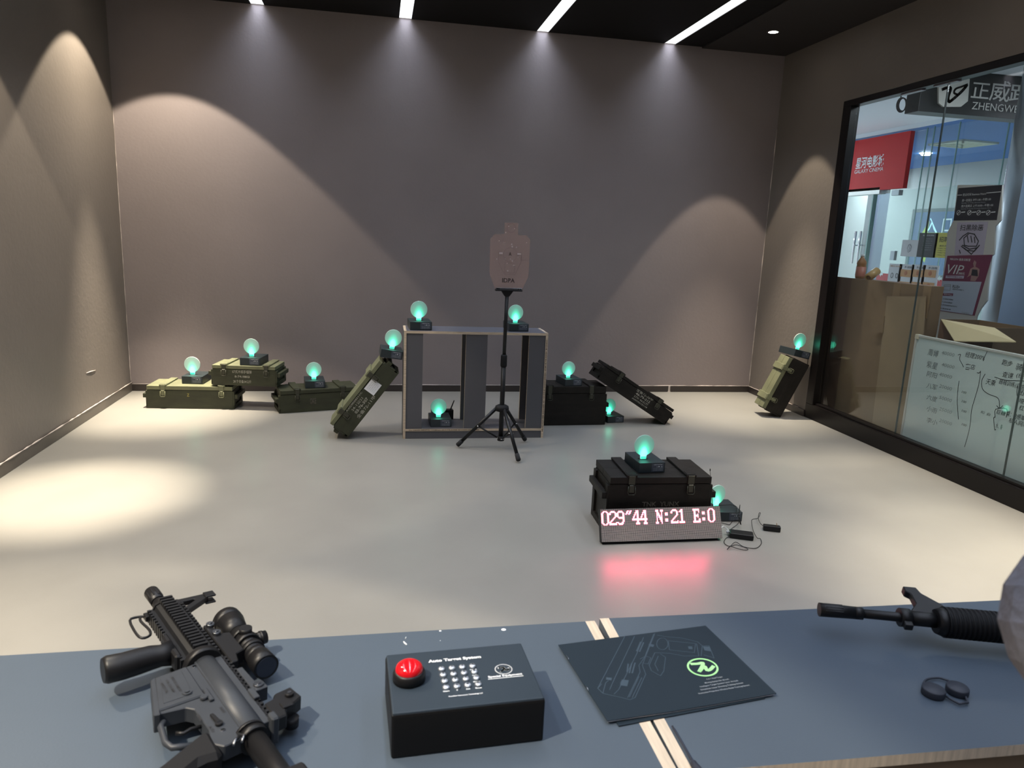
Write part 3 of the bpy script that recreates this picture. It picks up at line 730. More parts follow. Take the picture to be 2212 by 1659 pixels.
# ================================================================== BROCHURES
def sheet(b, w, h, z0, th, lift, nx=16, ny=10, m=None):
    """thin booklet with gently raised corners"""
    def zf(x, y): return z0 + lift(x / w, y / h)
    V = [[[b.bm.verts.new((x * w / nx, y * h / ny, zf(x * w / nx, y * h / ny) + k * th)) for y in range(ny + 1)] for x in range(nx + 1)] for k in (0, 1)]
    i = b.mi(m)
    def F(*v): f = b.bm.faces.new(v); f.material_index = i
    for x in range(nx):
        for y in range(ny):
            F(V[1][x][y], V[1][x + 1][y], V[1][x + 1][y + 1], V[1][x][y + 1]); F(V[0][x][y], V[0][x][y + 1], V[0][x + 1][y + 1], V[0][x + 1][y])
    for x in range(nx):
        F(V[0][x][0], V[0][x + 1][0], V[1][x + 1][0], V[1][x][0]); F(V[0][x + 1][ny], V[0][x][ny], V[1][x][ny], V[1][x + 1][ny])
    for y in range(ny):
        F(V[0][0][y + 1], V[0][0][y], V[1][0][y], V[1][0][y + 1]); F(V[0][nx][y], V[0][nx][y + 1], V[1][nx][y + 1], V[1][nx][y])
BO = Vector((.3345, .8955, TZ)); BR = R(6.3)
t2 = thing('brochure', 'dark booklet lying under the pistol-outline booklet, only its near edge showing', 'booklet', (BO.x + .016, BO.y - .006, TZ + .0002), (0, 0, BR + R(1.5)), group='navy booklets on the counter')
b = MB(); sheet(b, .255, .19, 0, .0016, lambda u, v: 0, 4, 4); b.build('cover', NAVY, t2)
t = thing('brochure', 'navy booklet with faint pistol outline and pale green oval emblem on the counter seam', 'booklet', (BO.x, BO.y, TZ + .0022), (0, 0, BR), group='navy booklets on the counter')
BWd, BHt = .291, .209
lf = lambda u, v: .002 * max(0, 1 - u * 3) * (1 - v) + .003 * max(0, u - .6) * (1 - v)
b = MB(); sheet(b, BWd, BHt, .0018, .0012, lf); b.build('cover', NAVY, t)
b = MB(); sheet(b, BWd - .003, BHt - .002, .0002, .0014, lf); b.build('pages', WHITEP, t, loc=(.001, .0006, 0))
b = MB()
for yy in (.075, .16): b.tube([(.0012, yy, .0046), (.0012, yy + .014, .0046)], .0004, 5)
b.build('staple', CHROME, t)
ZC = TZ + .0052
IM = (Matrix.Translation((BO.x, BO.y, TZ + .0022)) @ Matrix.Rotation(BR, 4, 'Z')).inverted()
def bp(cx, cy):   # crop pixel on the cover -> local point
    q = IM @ at_z(1180 + cx / 4.096, 1320 + cy / 4.096, ZC); return (q.x, q.y)
zb = .0031
def art(lines, w, m, name='printed_line'):
    b = MB()
    for pl in lines: b.ribbon([bp(*p) for p in pl], w, zb, .0002)
    return b.build(name, m, t)
art([[(700, 215), (640, 330), (455, 690), (500, 735), (740, 790), (785, 770), (880, 560), (850, 480), (880, 400), (960, 200)],
     [(780, 225), (600, 610), (560, 700)], [(860, 235), (800, 380), (640, 700), (600, 740)], [(950, 205), (870, 410), (820, 480), (830, 540), (720, 770)],
     [(980, 215), (1070, 230), (1200, 240), (1340, 275), (1380, 310), (1370, 400)], [(1080, 265), (1320, 290), (1310, 370), (1090, 345), (1080, 265)],
     [(1380, 310), (1440, 310), (1485, 420), (1395, 390)], [(1330, 290), (1350, 400), (1220, 400), (1090, 375), (960, 370)],
     [(960, 370), (910, 480), (930, 530), (1010, 575), (1040, 530), (1055, 410), (1010, 380)], [(990, 400), (960, 470), (990, 530)],
     [(845, 590), (760, 770)], [(820, 580), (735, 765)], [(500, 735), (525, 640), (550, 620)], [(455, 690), (490, 650)],
     [(830, 425), (880, 400), (925, 415), (900, 470), (840, 460)]], .0011, NAVYL)
art([[(cx + 50 * math.cos(a), cy + 52 * math.sin(a)) for a in [k * math.pi / 9 for k in range(19)]] for cx, cy in ((1027, 292),)], .0011, NAVYL)
for pl in ([(835, 275), (800, 355)], [(860, 280), (825, 360)], [(725, 470), (715, 540)], [(755, 465), (735, 550)], [(785, 460), (760, 550)]): art([pl], .0022, NAVYL, 'printed_vent')
b = MB()
for poly_ in ([(655, 640), (670, 610), (730, 615), (715, 670), (655, 662)], [(530, 590), (580, 595), (575, 618), (530, 612)], [(1255, 315), (1290, 315), (1295, 340), (1260, 338)], [(1385, 315), (1440, 318), (1460, 360), (1400, 350)], [(910, 290), (955, 300), (945, 320), (905, 310)]):
    b.prism([bp(*p) for p in poly_][::-1], zb, zb + .0002)
b.build('printed_patch', NAVYL, t)
cxo, cyo = 1384, 500
ell = [(cxo + 132 * math.cos(a) * .985 - 14 * math.sin(a), cyo + 72 * math.sin(a) + 22 * math.cos(a)) for a in [k * math.pi / 24 for k in range(49)]]
art([ell], .0032, GREENL, 'emblem_ring')['label'] = 'pale green oval ring'
art([[tuple(q)[:2] for q in smooth_pts([(1285, 470, 0), (1340, 468, 0), (1385, 462, 0), (1375, 500, 0), (1355, 535, 0), (1385, 500, 0), (1405, 495, 0), (1420, 525, 0), (1450, 520, 0), (1478, 492, 0)], 3)]], .0060, GREENL, 'emblem')
for s_, cx, cy, w in (('5 in 1 Steel Target', 1488, 598, .029), ('Moving System for Airsoft', 1510, 625, .044), ('Intelligent Target System Laser Aircraft', 1530, 648, .070), ('Simulation Laser Shooting Training System', 1555, 672, .077), ('Interactive Projection Wireless Radar Training System', 1575, 698, .092)):
    c = bp(cx, cy); txt(t, s_, c[0], c[1], w, .0040, GREYT, z=zb + .0001, bold=.01)
for o in [o for o in bpy.data.objects if o.parent is t and o.name.split('.')[0] not in ('cover', 'pages', 'staple')]:
    off = o.location
    for v in o.data.vertices: v.co.z += lf((v.co.x + off.x) / BWd, (v.co.y + off.y) / BHt) + .0001

# ================================================================== RIFLES (lying on their right side, left side up)
def rifle_root(name, label, o, f_deg, z, roll=0):
    f = Vector((math.cos(R(f_deg)), math.sin(R(f_deg)), 0)); u = Vector((f.y, -f.x, 0))
    y = -u
    M = Matrix(((f.x, y.x, 0, o[0]), (f.y, y.y, 0, o[1]), (0, 0, 1, z), (0, 0, 0, 1))) @ Matrix.Rotation(R(roll), 4, 'X')
    return thing(name, label, 'rifle', M=M)
def pr(poly): return [(a, -b_) for a, b_ in poly]
def part(par, name, m, fn, label=None):
    b = MB(); fn(b); o = b.build(name, m, par)
    if label: o['label'] = label
    return o
g = rifle_root('scoped_rifle', 'short black rifle with scope and foregrip lying on the left counter', (-.156, .887), 120.17, TZ + .036, 3)
# lower receiver with magazine well and trigger guard
part(g, 'lower_receiver', GUNG, lambda b: (
    b.prism(pr([(.197, -.012), (.192, -.033), (.183, -.078), (.100, -.096), (.094, -.060), (.084, -.052), (.030, -.050), (.005, -.058), (-.012, -.045), (-.008, -.012)]), -.0110, .0110, bev=.0012),
    b.prism(pr([(.186, -.074), (.181, -.082), (.096, -.100), (.094, -.092)]), -.0135, .0135, bev=.0012)))
part(g, 'magazine_well', GUNG, lambda b: (b.prism(pr([(.190, -.030), (.184, -.076), (.103, -.093), (.106, -.030)]), -.0140, .0140, bev=.002),
    b.prism(pr([(.180, -.040), (.176, -.070), (.114, -.083), (.116, -.044)]), .0140, .0146, bev=.0003)))
part(g, 'trigger_guard', GUNG, lambda b: b.tube([(.094, .088, 0), (.086, .094, 0), (.050, .098, 0), (.036, .094, 0), (.026, .072, 0)], .0042, 8))
part(g, 'trigger', BLACK, lambda b: b.tube([(.058, .050, 0), (.060, .064, 0), (.056, .074, 0), (.062, .082, 0)], .0026, 8))
part(g, 'pistol_grip', BLACKM, lambda b: b.prism(pr([(.030, -.050), (.026, -.066), (-.004, -.118), (-.020, -.150), (-.055, -.148), (-.048, -.118), (-.026, -.078), (-.030, -.052)]), -.0155, .0155, bev=.007))
part(g, 'upper_receiver', GUNG, lambda b: (b.cyl((.200, .002, 0), (.004, .002, 0), .0185, seg=22), b.prism(pr([(.200, .010), (.200, .0225), (.006, .0225), (.006, .010)]), -.0105, .0105, bev=.001),
    b.prism(pr([(.198, -.004), (.198, -.017), (-.002, -.017), (-.002, -.004)]), -.013, .013, bev=.001)))
def rail(b, a0, a1, base, top, w, step=.0100):
    b.prism(pr([(a0, base), (a0, base + (top - base) * .45), (a1, base + (top - base) * .45), (a1, base)]), -w / 2, w / 2)
    a = a0
    while a + step * .55 <= a1 + 1e-6:
        b.prism(pr([(a, base), (a, top), (a + step * .52, top), (a + step * .52, base)]), -w / 2, w / 2); a += step
part(g, 'top_rail', GUN, lambda b: rail(b, .008, .200, .0215, .0300, .020))
part(g, 'receiver_pin', CHROME, lambda b: [b.cyl((a, y, .0105), (a, y, .0122), .0030, seg=12) for a, y in ((.186, .020), (.020, .036))])
part(g, 'bolt_catch', GUNG, lambda b: (b.box(.088, .120, .024, .030, .0105, .0150, .001), b.cyl((.100, .034, .010), (.100, .034, .0160), .0050, seg=14)))
part(g, 'magazine_release', GUNG, lambda b: (b.cyl((.122, .050, .0140), (.122, .050, .0165), .0065, seg=18), b.cyl((.122, .050, .0165), (.122, .050, .0180), .0035, seg=14)))
part(g, 'selector_lever', BLACK, lambda b: (b.cyl((.034, .036, .0105), (.034, .036, .0150), .0048, seg=16), b.prism([(.034, .033), (.034, .039), (.056, .041), (.056, .036)], .0125, .0160, bev=.0008)))
for s_, a_, y_, w_, h_ in (('SAFE', .062, .022, .015, .0042), ('SEMI', .062, .052, .015, .0042), ('AUTO', .030, .047, .015, .0042), ('MADE BY ARMORY', .150, .056, .042, .0040), ('CAL 5.56 MM', .150, .064, .034, .0040), ('0032176', .150, .072, .028, .0042)):
    o = txt(g, s_, 0, 0, w_, h_, mat('engraving_black', (.015, .015, .017), .6), bold=.01)
    zz = .0148 if a_ > .10 else .0112
    o.matrix_local = Matrix.Translation((a_, y_, zz)) @ Matrix.Rotation(R(180), 4, 'Z')
part(g, 'buffer_tube', BLACK, lambda b: (b.cyl((.004, .004, 0), (-.010, .004, 0), .0195, seg=22), b.cyl((-.010, .004, 0), (-.190, .004, 0), .0148, seg=22), b.cyl((.006, .006, 0), (.002, .006, 0), .0215, seg=22)))
part(g, 'stock', BLACKM, lambda b: b.prism(pr([(-.095, .022), (-.095, -.022), (-.130, -.030), (-.215, -.095), (-.228, -.092), (-.228, .022)]), -.0165, .0165, bev=.004))
part(g, 'sling_plate', STEEL, lambda b: (b.tube([(-.004, .022, .010), (-.010, .030, .014), (-.018, .036, .012)], .0018, 6), b.tube([(-.000, .024, .013), (-.012, .020, .0160), (-.020, .026, .014)], .0018, 6)))
# handguard with four rails
HGC = .0
part(g, 'delta_ring', BLACK, lambda b: (b.cyl((.196, .002, 0), (.208, .002, 0), .0270, .0290, seg=26), b.cyl((.208, .002, 0), (.214, .002, 0), .0290, .026, seg=26)))
part(g, 'handguard', GUN, lambda b: (b.cyl((.212, .002, 0), (.402, .002, 0), .0215, seg=8, smooth=False), b.cyl((.398, .002, 0), (.406, .002, 0), .0235, .022, seg=8, smooth=False)))
def siderail(ang):
    b = MB(); a = .214
    Mx = Matrix.Translation((0, .002, 0)) @ Matrix.Rotation(ang, 4, 'X')
    b.box(.212, .402, -.0085, .0085, .018, .0245, M=Mx)
    while a < .398:
        b.box(a, a + .0052, -.0105, .0105, .0240, .0290, M=Mx); a += .0100
    return b
for ang in (0, math.pi / 2, math.pi, -math.pi / 2): siderail(ang).build('handguard_rail', GUN, g)
b = MB()
for ang in (R(45), R(135)):
    for k in range(7): b.box(.226 + k * .025, .238 + k * .025, -.004, .004, .0195, .0208, .0004, M=Matrix.Translation((0, .002, 0)) @ Matrix.Rotation(ang, 4, 'X'))
b.build('vent_slot', FROST, g)
part(g, 'barrel', BLACK, lambda b: b.cyl((.400, .002, 0), (.450, .002, 0), .0085, seg=18))
part(g, 'flash_hider', BLACK, lambda b: (b.cyl((.424, .002, 0), (.434, .002, 0), .0120, seg=18), b.cyl((.434, .002, 0), (.440, .002, 0), .0100, seg=18), b.cyl((.440, .002, 0), (.484, .002, 0), .0118, .0125, seg=18),
    [b.box(.450, .476, .002 + .0105 * math.cos(a) - .0015, .002 + .0105 * math.cos(a) + .0015, .0112 * math.sin(a), .0112 * math.sin(a) + .0018) for a in (.5, 1.2, 1.9, 2.6)]))
part(g, 'muzzle_bore', FROST, lambda b: b.cyl((.4838, .002, 0), (.4846, .002, 0), .0085, seg=18))
part(g, 'front_sight', BLACK, lambda b: (b.prism(pr([(.425, .018), (.425, .025), (.424, .073), (.410, .074), (.378, .030), (.370, .018), (.384, .018), (.409, .052), (.413, .050), (.413, .018)]), -.005, .005, bev=.001),
    b.cyl((.428, .002, 0), (.408, .002, 0), .0130, seg=16), b.cyl((.392, .002, 0), (.376, .002, 0), .0120, seg=16), b.box(.405, .424, -.086, -.068, -.0080, -.0045, .001), b.box(.405, .424, -.086, -.068, .0045, .0080, .001), b.prism(pr([(.428, .020), (.372, .020), (.372, .027), (.428, .027)]), -.0045, .0045, bev=.001)))
part(g, 'sling_loop', BLACK, lambda b: (b.tube(smooth_pts([(.398, .030, 0), (.404, .045, 0), (.398, .058, 0), (.350, .060, 0), (.330, .056, 0), (.332, .044, 0), (.350, .040, 0), (.385, .044, 0), (.398, .042, 0)], 3), .0022, 7), b.box(.388, .404, .022, .036, -.005, .005, .001)))
part(g, 'foregrip', BLACK, lambda b: (b.tube([(.262, .030, 0), (.262, .046, 0), (.264, .060, 0), (.263, .078, 0), (.262, .100, 0), (.264, .120, 0), (.264, .126, 0)], [.020, .0165, .0185, .0195, .0200, .0205, .0180], 20), b.prism(pr([(.300, -.026), (.300, -.036), (.225, -.036), (.225, -.026)]), -.014, .014, bev=.003)))
# scope
def scope(b):
    y = -.074; z = 0
    b.cyl((.318, y, z), (.300, y, z), .0240, .0240, seg=28); b.cyl((.300, y, z), (.262, y, z), .0240, .0165, seg=28); b.cyl((.262, y, z), (.190, y, z), .0160, seg=24)
    b.cyl((.190, y, z), (.176, y, z), .0160, .0185, seg=24); b.cyl((.176, y, z), (.146, y, z), .0185, .0195, seg=24)
    b.cyl((.228, y, z), (.216, y, z), .0205, seg=24)
part(g, 'scope_tube', BLACK, scope)
part(g, 'scope_lens', mat('dark_lens', (.01, .015, .03), .05), lambda b: b.cyl((.1455, -.074, 0), (.1462, -.074, 0), .0160, seg=24))
part(g, 'scope_lens', MATS['dark_lens'], lambda b: b.cyl((.3182, -.074, 0), (.3188, -.074, 0), .0210, seg=24))
part(g, 'scope_turret', BLACK, lambda b: (b.cyl((.232, -.090, 0), (.232, -.108, 0), .0105, seg=20), b.cyl((.232, -.074, .016), (.232, -.074, .026), .0100, seg=20), b.cyl((.232, -.098, 0), (.232, -.102, 0), .0118, seg=20)))
part(g, 'scope_mount', BLACK, lambda b: (b.prism(pr([(.300, .029), (.300, .040), (.262, .044), (.258, .058), (.196, .058), (.190, .044), (.170, .040), (.170, .029)]), -.0115, .0115, bev=.0015), b.cyl((.250, -.074, 0), (.240, -.074, 0), .0185, seg=24), b.cyl((.206, -.074, 0), (.196, -.074, 0), .0185, seg=24)))
part(g, 'mount_knob', STEEL, lambda b: [(b.cyl((a, -.038, .0105), (a, -.038, .0165), .0065, seg=16), b.cyl((a, -.038, .0165), (a, -.038, .0185), .0030, seg=10)) for a in (.292, .262)])
part(g, 'riser', GUNG, lambda b: (b.prism(pr([(.150, .029), (.150, .038), (.100, .040), (.098, .050), (.082, .050), (.080, .029)]), -.011, .011, bev=.001),))
part(g, 'riser_screw', STEEL, lambda b: (b.cyl((.092, -.040, .0105), (.092, -.040, .0140), .0072, seg=16), b.cyl((.092, -.040, .014), (.092, -.040, .0155), .0030, seg=10)))
part(g, 'rear_sight', BLACK, lambda b: (b.prism(pr([(.046, .029), (.050, .044), (.060, .050), (.064, .076), (.034, .080), (.026, .066), (.020, .050), (.006, .046), (.004, .029)]), -.0110, .0110, bev=.002), b.cyl((.045, -.066, .010), (.045, -.066, .0155), .0062, seg=18), b.cyl((.022, -.060, -.022), (.022, -.060, -.008), .0100, seg=18),
    b.box(.020, .034, -.062, -.046, .0105, .0130, .001)))
part(g, 'sight_screw', STEEL, lambda b: b.cyl((.045, -.066, .0155), (.045, -.066, .0163), .0028, seg=12))
part(g, 'charging_handle', GUNG, lambda b: (b.box(-.006, .012, -.030, -.020, -.020, .020, .002), b.box(.060, .085, -.0295, -.021, .0105, .0150, .001)))

g = rifle_root('carbine_rifle', 'black rifle with ribbed handguard on the right counter, muzzle pointing left', (1.097, 1.006), 162.81, TZ + .047, -14)
part(g, 'barrel', BLACK, lambda b: (b.cyl((.060, 0, 0), (.245, 0, 0), .0088, .0080, seg=18),))
part(g, 'flash_hider', BLACK, lambda b: (b.cyl((.232, 0, 0), (.246, 0, 0), .0112, seg=18), b.cyl((.246, 0, 0), (.308, 0, 0), .0112, .0125, seg=20), [b.box(.268, .300, .0108 * math.cos(a) - .0014, .0108 * math.cos(a) + .0014, .0110 * math.sin(a) - .0004, .0110 * math.sin(a) + .0014) for a in (.6, 1.3, 2.0, 2.7)]))
part(g, 'front_sight', BLACK, lambda b: (b.cyl((.168, 0, 0), (.150, 0, 0), .0165, seg=18), b.cyl((.150, 0, 0), (.098, 0, 0), .0130, seg=16), b.box(.152, .166, .008, .026, -.006, .006, .001),
    b.prism(pr([(.148, .008), (.128, .034), (.128, .060), (.136, .066), (.136, .080), (.112, .080), (.108, .064), (.080, .036), (.074, .010)]), -.0075, .0075, bev=.0015)))
part(g, 'handguard_cap', BLACK, lambda b: b.cyl((.106, .002, 0), (.090, .002, 0), .0215, .0270, seg=24))
def hg(b):
    pts = []; rad = []; a = .092
    while a > -.100:
        pts += [(a, .002, 0), (a - .0035, .002, 0), (a - .0040, .002, 0), (a - .0078, .002, 0)]; rad += [.0275, .0275, .0247, .0247]; a -= .0080
    b.tube(pts, rad, 26)
part(g, 'handguard', BLACKM, hg)
part(g, 'delta_ring', BLACK, lambda b: b.cyl((-.100, .002, 0), (-.118, .002, 0), .0300, .0270, seg=24))
part(g, 'sling_ring', BLACK, lambda b: b.tube([(.092 + .004 * math.cos(k), -.034 - .006 * math.sin(k), 0) for k in [j * math.pi / 5 for j in range(10)]], .0012, 6, closed=True))
part(g, 'upper_receiver', GUNG, lambda b: (b.cyl((-.116, .002, 0), (-.310, .002, 0), .0190, seg=22), b.prism(pr([(-.118, .018), (-.118, .028), (-.300, .028), (-.300, .018)]), -.010, .010, bev=.001)))
part(g, 'carry_sight', BLACK, lambda b: b.prism(pr([(-.060, .030), (-.098, .070), (-.110, .084), (-.290, .080), (-.300, .028), (-.285, .028), (-.275, .066), (-.130, .066), (-.118, .028)]), -.008, .008, bev=.0015))
part(g, 'lower_receiver', GUNG, lambda b: b.prism(pr([(-.118, -.012), (-.122, -.070), (-.190, -.085), (-.196, -.050), (-.290, -.048), (-.310, -.012)]), -.0125, .0125, bev=.0015))
part(g, 'pistol_grip', BLACKM, lambda b: b.prism(pr([(-.258, -.046), (-.290, -.140), (-.322, -.135), (-.302, -.046)]), -.014, .014, bev=.005))
part(g, 'stock', BLACKM, lambda b: b.prism(pr([(-.310, .018), (-.310, -.022), (-.420, -.070), (-.500, -.085), (-.505, .024)]), -.0155, .0155, bev=.004))

# ================================================================== LENS CAPS, STRAP
t = thing('lens_cap_pair', 'pair of round rubber scope caps joined by a cord loop on the right counter', 'lens cap', tuple(at_z(2042, 1490, TZ)))
O = at_z(2042, 1490, TZ)
def lc(cx, cy, z=.004): q = at_z(1712 + cx / 3.96, 1240 + cy / 3.96, TZ + z) - O; return Vector((q.x, q.y, z))
for cx, cy, r in ((1210, 975, .0175), (1415, 960, .0170)):
    c = lc(cx, cy, .012); b = MB(); b.lathe([(0, 0), (r * .97, 0), (r, .002), (r, .010), (r * .94, .012), (0, .012)], 30, M=Matrix.Translation((c.x, c.y, 0))); b.build('cap', mat('cap_rubber', (.018, .022, .034), .6), t)
b = MB(); b.tube(smooth_pts([lc(1120, 940), lc(1150, 900), lc(1250, 888), lc(1340, 915)], 4), .0018, 7); b.tube([lc(1305, 1040), lc(1350, 1070), lc(1425, 1110), lc(1500, 1098), lc(1480, 1050), lc(1450, 1020)], .0020, 7); b.build('cord', MATS['cap_rubber'], t)
q = [at_z(1180 + x / 4.096, 1320 + y / 4.096, TZ + .004) for x, y in ((1115, 1020), (1180, 1130), (1270, 1290), (1300, 1345), (1350, 1420), (1400, 1480))]
b = MB(); b.tube(smooth_pts(q, 3), [.0016] * 6 + [.002] * 3 + [.005] * 2 + [.006] * 5, 8); tag(b.build('strap_cord', mat('cord_navy', (.015, .018, .03), .7)), 'thin dark cord with thick end beside the counter seam', 'cord')

# ================================================================== PERSON at the right edge (only a sleeve is in the picture)
def skin_body(name, verts, edges_, m, parent, sub=2):
    me = bpy.data.meshes.new(name); me.from_pydata([v[:3] for v in verts], edges_, []); o = bpy.data.objects.new(name, me); COL.objects.link(o)
    md = o.modifiers.new('skin', 'SKIN'); 
    if not me.skin_vertices: me.attributes
    for i, v in enumerate(verts):
        sv = me.skin_vertices[0].data[i]; r = v[3]; sv.radius = (r, r if len(v) < 5 else v[4]); sv.use_root = (i == 0)
    s_ = o.modifiers.new('sub', 'SUBSURF'); s_.levels = sub; s_.render_levels = sub
    me.materials.append(m); o.parent = parent
    return o
PX, PY = .80, .08
person = thing('person', 'person in a grey fleece at the right edge, only a forearm and elbow in view', 'person', (PX, PY, 0))
def pv(x, y, z, r, r2=None): return (x - PX, y - PY, z, r) if r2 is None else (x - PX, y - PY, z, r, r2)
try:
    vs = [pv(PX, PY, .86, .165, .125), pv(PX, PY, 1.0, .155, .12), pv(PX, PY, 1.15, .145, .11), pv(PX, PY + .01, 1.34, .15, .105), pv(PX, PY + .01, 1.44, .09), pv(PX, PY + .01, 1.50, .055),
          pv(PX - .19, PY + .01, 1.41, .068), pv(.55, .30, 1.29, .050), pv(.472, .380, 1.238, .084), pv(.575, .42, 1.225, .066), pv(.71, .46, 1.22, .045),
          pv(PX + .19, PY + .01, 1.41, .068), pv(PX + .26, PY + .02, 1.14, .055), pv(PX + .18, PY + .24, 1.08, .044)]
    ed = [(0, 1), (1, 2), (2, 3), (3, 4), (4, 5), (4, 6), (6, 7), (7, 8), (8, 9), (9, 10), (4, 11), (11, 12), (12, 13)]
    skin_body('jacket', vs, ed, COAT, person)
    vs = [pv(PX, PY, .93, .115, .095), pv(PX - .085, PY, .84, .088), pv(PX - .10, PY + .01, .50, .062), pv(PX - .10, PY - .01, .10, .045), pv(PX + .085, PY, .84, .088), pv(PX + .10, PY + .01, .50, .062), pv(PX + .10, PY - .01, .10, .045)]
    skin_body('trousers', vs, [(0, 1), (1, 2), (2, 3), (0, 4), (4, 5), (5, 6)], TROUS, person)
    for s_ in (-1, 1):
        b = MB(); b.box(s_ * .10 - .045, s_ * .10 + .045, -.09, .17, 0, .085, .03); b.build('shoe', BLACKM, person)
    vs = [pv(PX, PY + .01, 1.49, .052), pv(PX, PY + .02, 1.56, .060), pv(PX, PY + .03, 1.635, .090, .098), pv(PX, PY + .025, 1.70, .078, .09)]
    skin_body('head', vs, [(0, 1), (1, 2), (2, 3)], SKIN, person)
    b = MB(); b.lathe([(0, .115), (.05, .108), (.085, .07), (.098, .02), (.094, -.03), (.080, -.05)], 20, M=Matrix.Translation((0, .005, 1.665)) @ Matrix.Scale(1.12, 4, (0, 1, 0))); b.build('hair', HAIR, person)
    for s_ in (-1, 1):
        b = MB(); b.lathe([(0, -.009), (.007, -.006), (.0095, 0), (.007, .006), (0, .009)], 12, M=Matrix.Translation((s_ * .031, .113, 1.652)) @ Matrix.Scale(1.4, 4, (1, 0, 0))); b.build('eye', INK, person)
        b = MB(); b.lathe([(0, -.010), (.022, -.008), (.028, 0), (.022, .008), (0, .010)], 14, M=Matrix.Translation((s_ * .082, .035, 1.64)) @ Matrix.Rotation(R(90), 4, 'Y') @ Matrix.Scale(.7, 4, (0, 1, 0))); b.build('ear', SKIN, person)
    b = MB(); b.tube([(-.022, .108, 1.592), (0, .115, 1.590), (.022, .108, 1.592)], [.003, .006, .003], 8); b.build('mouth', mat('lips', (.35, .12, .10), .5), person)
    b = MB(); b.prism([(.115, 1.655), (.138, 1.625), (.115, 1.615)], -.012, .012, 'x'); b.build('nose', SKIN, person)
    def hand(cx, cy, cz, dirx, diry):
        vs = [(cx, cy, cz, .026, .018), (cx + dirx * .05, cy + diry * .05, cz, .034, .014), (cx + dirx * .09, cy + diry * .09, cz, .032, .013)]
        ed = [(0, 1), (1, 2)]
        h_ = skin_body('hand', vs, ed, SKIN, person, 2)
        for k in range(4):
            off = (k - 1.5) * .019; ln = (.062, .074, .070, .055)[k]; bx_, by_ = cx + dirx * .085 - diry * off, cy + diry * .085 + dirx * off
            vs = [(bx_, by_, cz, .009), (bx_ + dirx * ln * .5, by_ + diry * ln * .5, cz - .006, .0085), (bx_ + dirx * ln * .8, by_ + diry * ln * .8, cz - .024, .008), (bx_ + dirx * ln * .85, by_ + diry * ln * .85, cz - .038, .007)]
            skin_body('finger', vs, [(0, 1), (1, 2), (2, 3)], SKIN, person, 1)
        vs = [(cx + dirx * .02 - diry * .02, cy + diry * .02 + dirx * .02, cz - .005, .011), (cx + dirx * .05 - diry * .05, cy + diry * .05 + dirx * .05, cz - .015, .010), (cx + dirx * .085 - diry * .055, cy + diry * .085 + dirx * .055, cz - .022, .008)]
        skin_body('thumb', vs, [(0, 1), (1, 2)], SKIN, person, 1)
    hand(.725 - PX, .465 - PY, 1.215, .9, .3)
    hand(.20, .30, 1.075, -.2, .98)
except Exception as ex:
    print('PERSON', ex)

# ================================================================== THE MALL OUTSIDE THE GLASS
XO = XR + .12
b = MB(); b.box(XO - .1, 13.0, -1.5, 15.0, -.12, 0); struct(b, 'floor.001', CFLOOR)
b = MB(); b.box(XO, 6.57, -1.5, 15.0, 3.05, 3.2); b.box(6.55, 6.57, -1.5, 15, 3.0, 3.05); struct(b, 'ceiling.002', CWHITE)
b = MB(); b.box(6.57, 9.76, -1.5, 15.0, 3.0, 3.2); struct(b, 'ceiling.003', CBLUE)
b = MB(); b.box(9.76, 9.9, -1.5, 12.95, 0, 3.1); b.box(9.76, 9.9, 13.6, 15, 0, 3.1); struct(b, 'wall_far', CGREY)
b = MB(); b.box(3.6, 13, 15.0, 15.1, 0, 3.2); struct(b, 'wall_end', CGREY)
b = MB(); b.box(3.6, 13, -1.6, -1.5, 0, 3.2); struct(b, 'wall_end.001', CGREY)
b = MB(); b.box(XO, XO + .02, YB, 15, 0, 3.1); struct(b, 'wall_side', CWHITE)
b = MB(); b.box(9.9, 10.0, 12.5, 14.2, 0, 2.6); struct(b, 'wall_far.001', DKOPEN)
for (x, y, e) in ((5.2, 3.0, 12), (4.6, 4.6, 22), (5.2, 12, 170), (7.4, 5.2, 130), (7.6, 12.6, 150), (9.2, 13.6, 60)):  # ceiling panels added to brighten the mall outside
    z = 3.05 if x < 6.5 else 3.0
    t = thing('corridor_fill_panel', 'ceiling panel added to light the mall, %s' % {(5.2, 3.0): 'opposite the counter', (4.6, 4.6): 'in front of the black fascia sign', (5.2, 12): 'at the far end of the white ceiling', (7.4, 5.2): 'in the near blue ceiling', (7.6, 12.6): 'in the far blue ceiling', (9.2, 13.6): 'at the end of the blue ceiling'}[(x, y)], 'ceiling light', (x, y, z))
    b = MB(); b.box(-.3, .3, -.3, .3, -.012, 0, .002); b.build('panel', mat('panel_white', (.8, .85, .9), .5, emit=(.85, .93, 1), estr=.4), t)
    light('AREA', 'corridor_lamp', (0, 0, -.02), e * .85, (.86, .94, 1), parent=t, shape='SQUARE', size=.55)
p = at_z(2000, 331, 3.0)
t = thing('corridor_spotlight', 'blazing small round light in the blue mall ceiling', 'ceiling light', (p.x, p.y, 3.0))
b = MB(); b.lathe([(.0, -.03), (.06, -.03), (.075, -.005), (.09, 0), (0, 0)], 20); b.build('lens', LAMPC, t)
p = at_z(2080, 309, 3.0)
t = thing('ceiling_vent', 'square cream air vent in the blue mall ceiling', 'vent', (p.x, p.y, 3.0), (0, 0, R(4)))
b = MB()
for k in range(4):
    s0 = .30 - k * .07
    for (x0, x1, y0, y1) in ((-s0, s0, -s0, -s0 + .035), (-s0, s0, s0 - .035, s0), (-s0, -s0 + .035, -s0, s0), (s0 - .035, s0, -s0, s0)): b.box(x0, x1, y0, y1, -.025 + k * .004, -.005, .001)
b.box(-.3, .3, -.3, .3, -.006, 0); b.build('louvre_frame', CREAM, t)

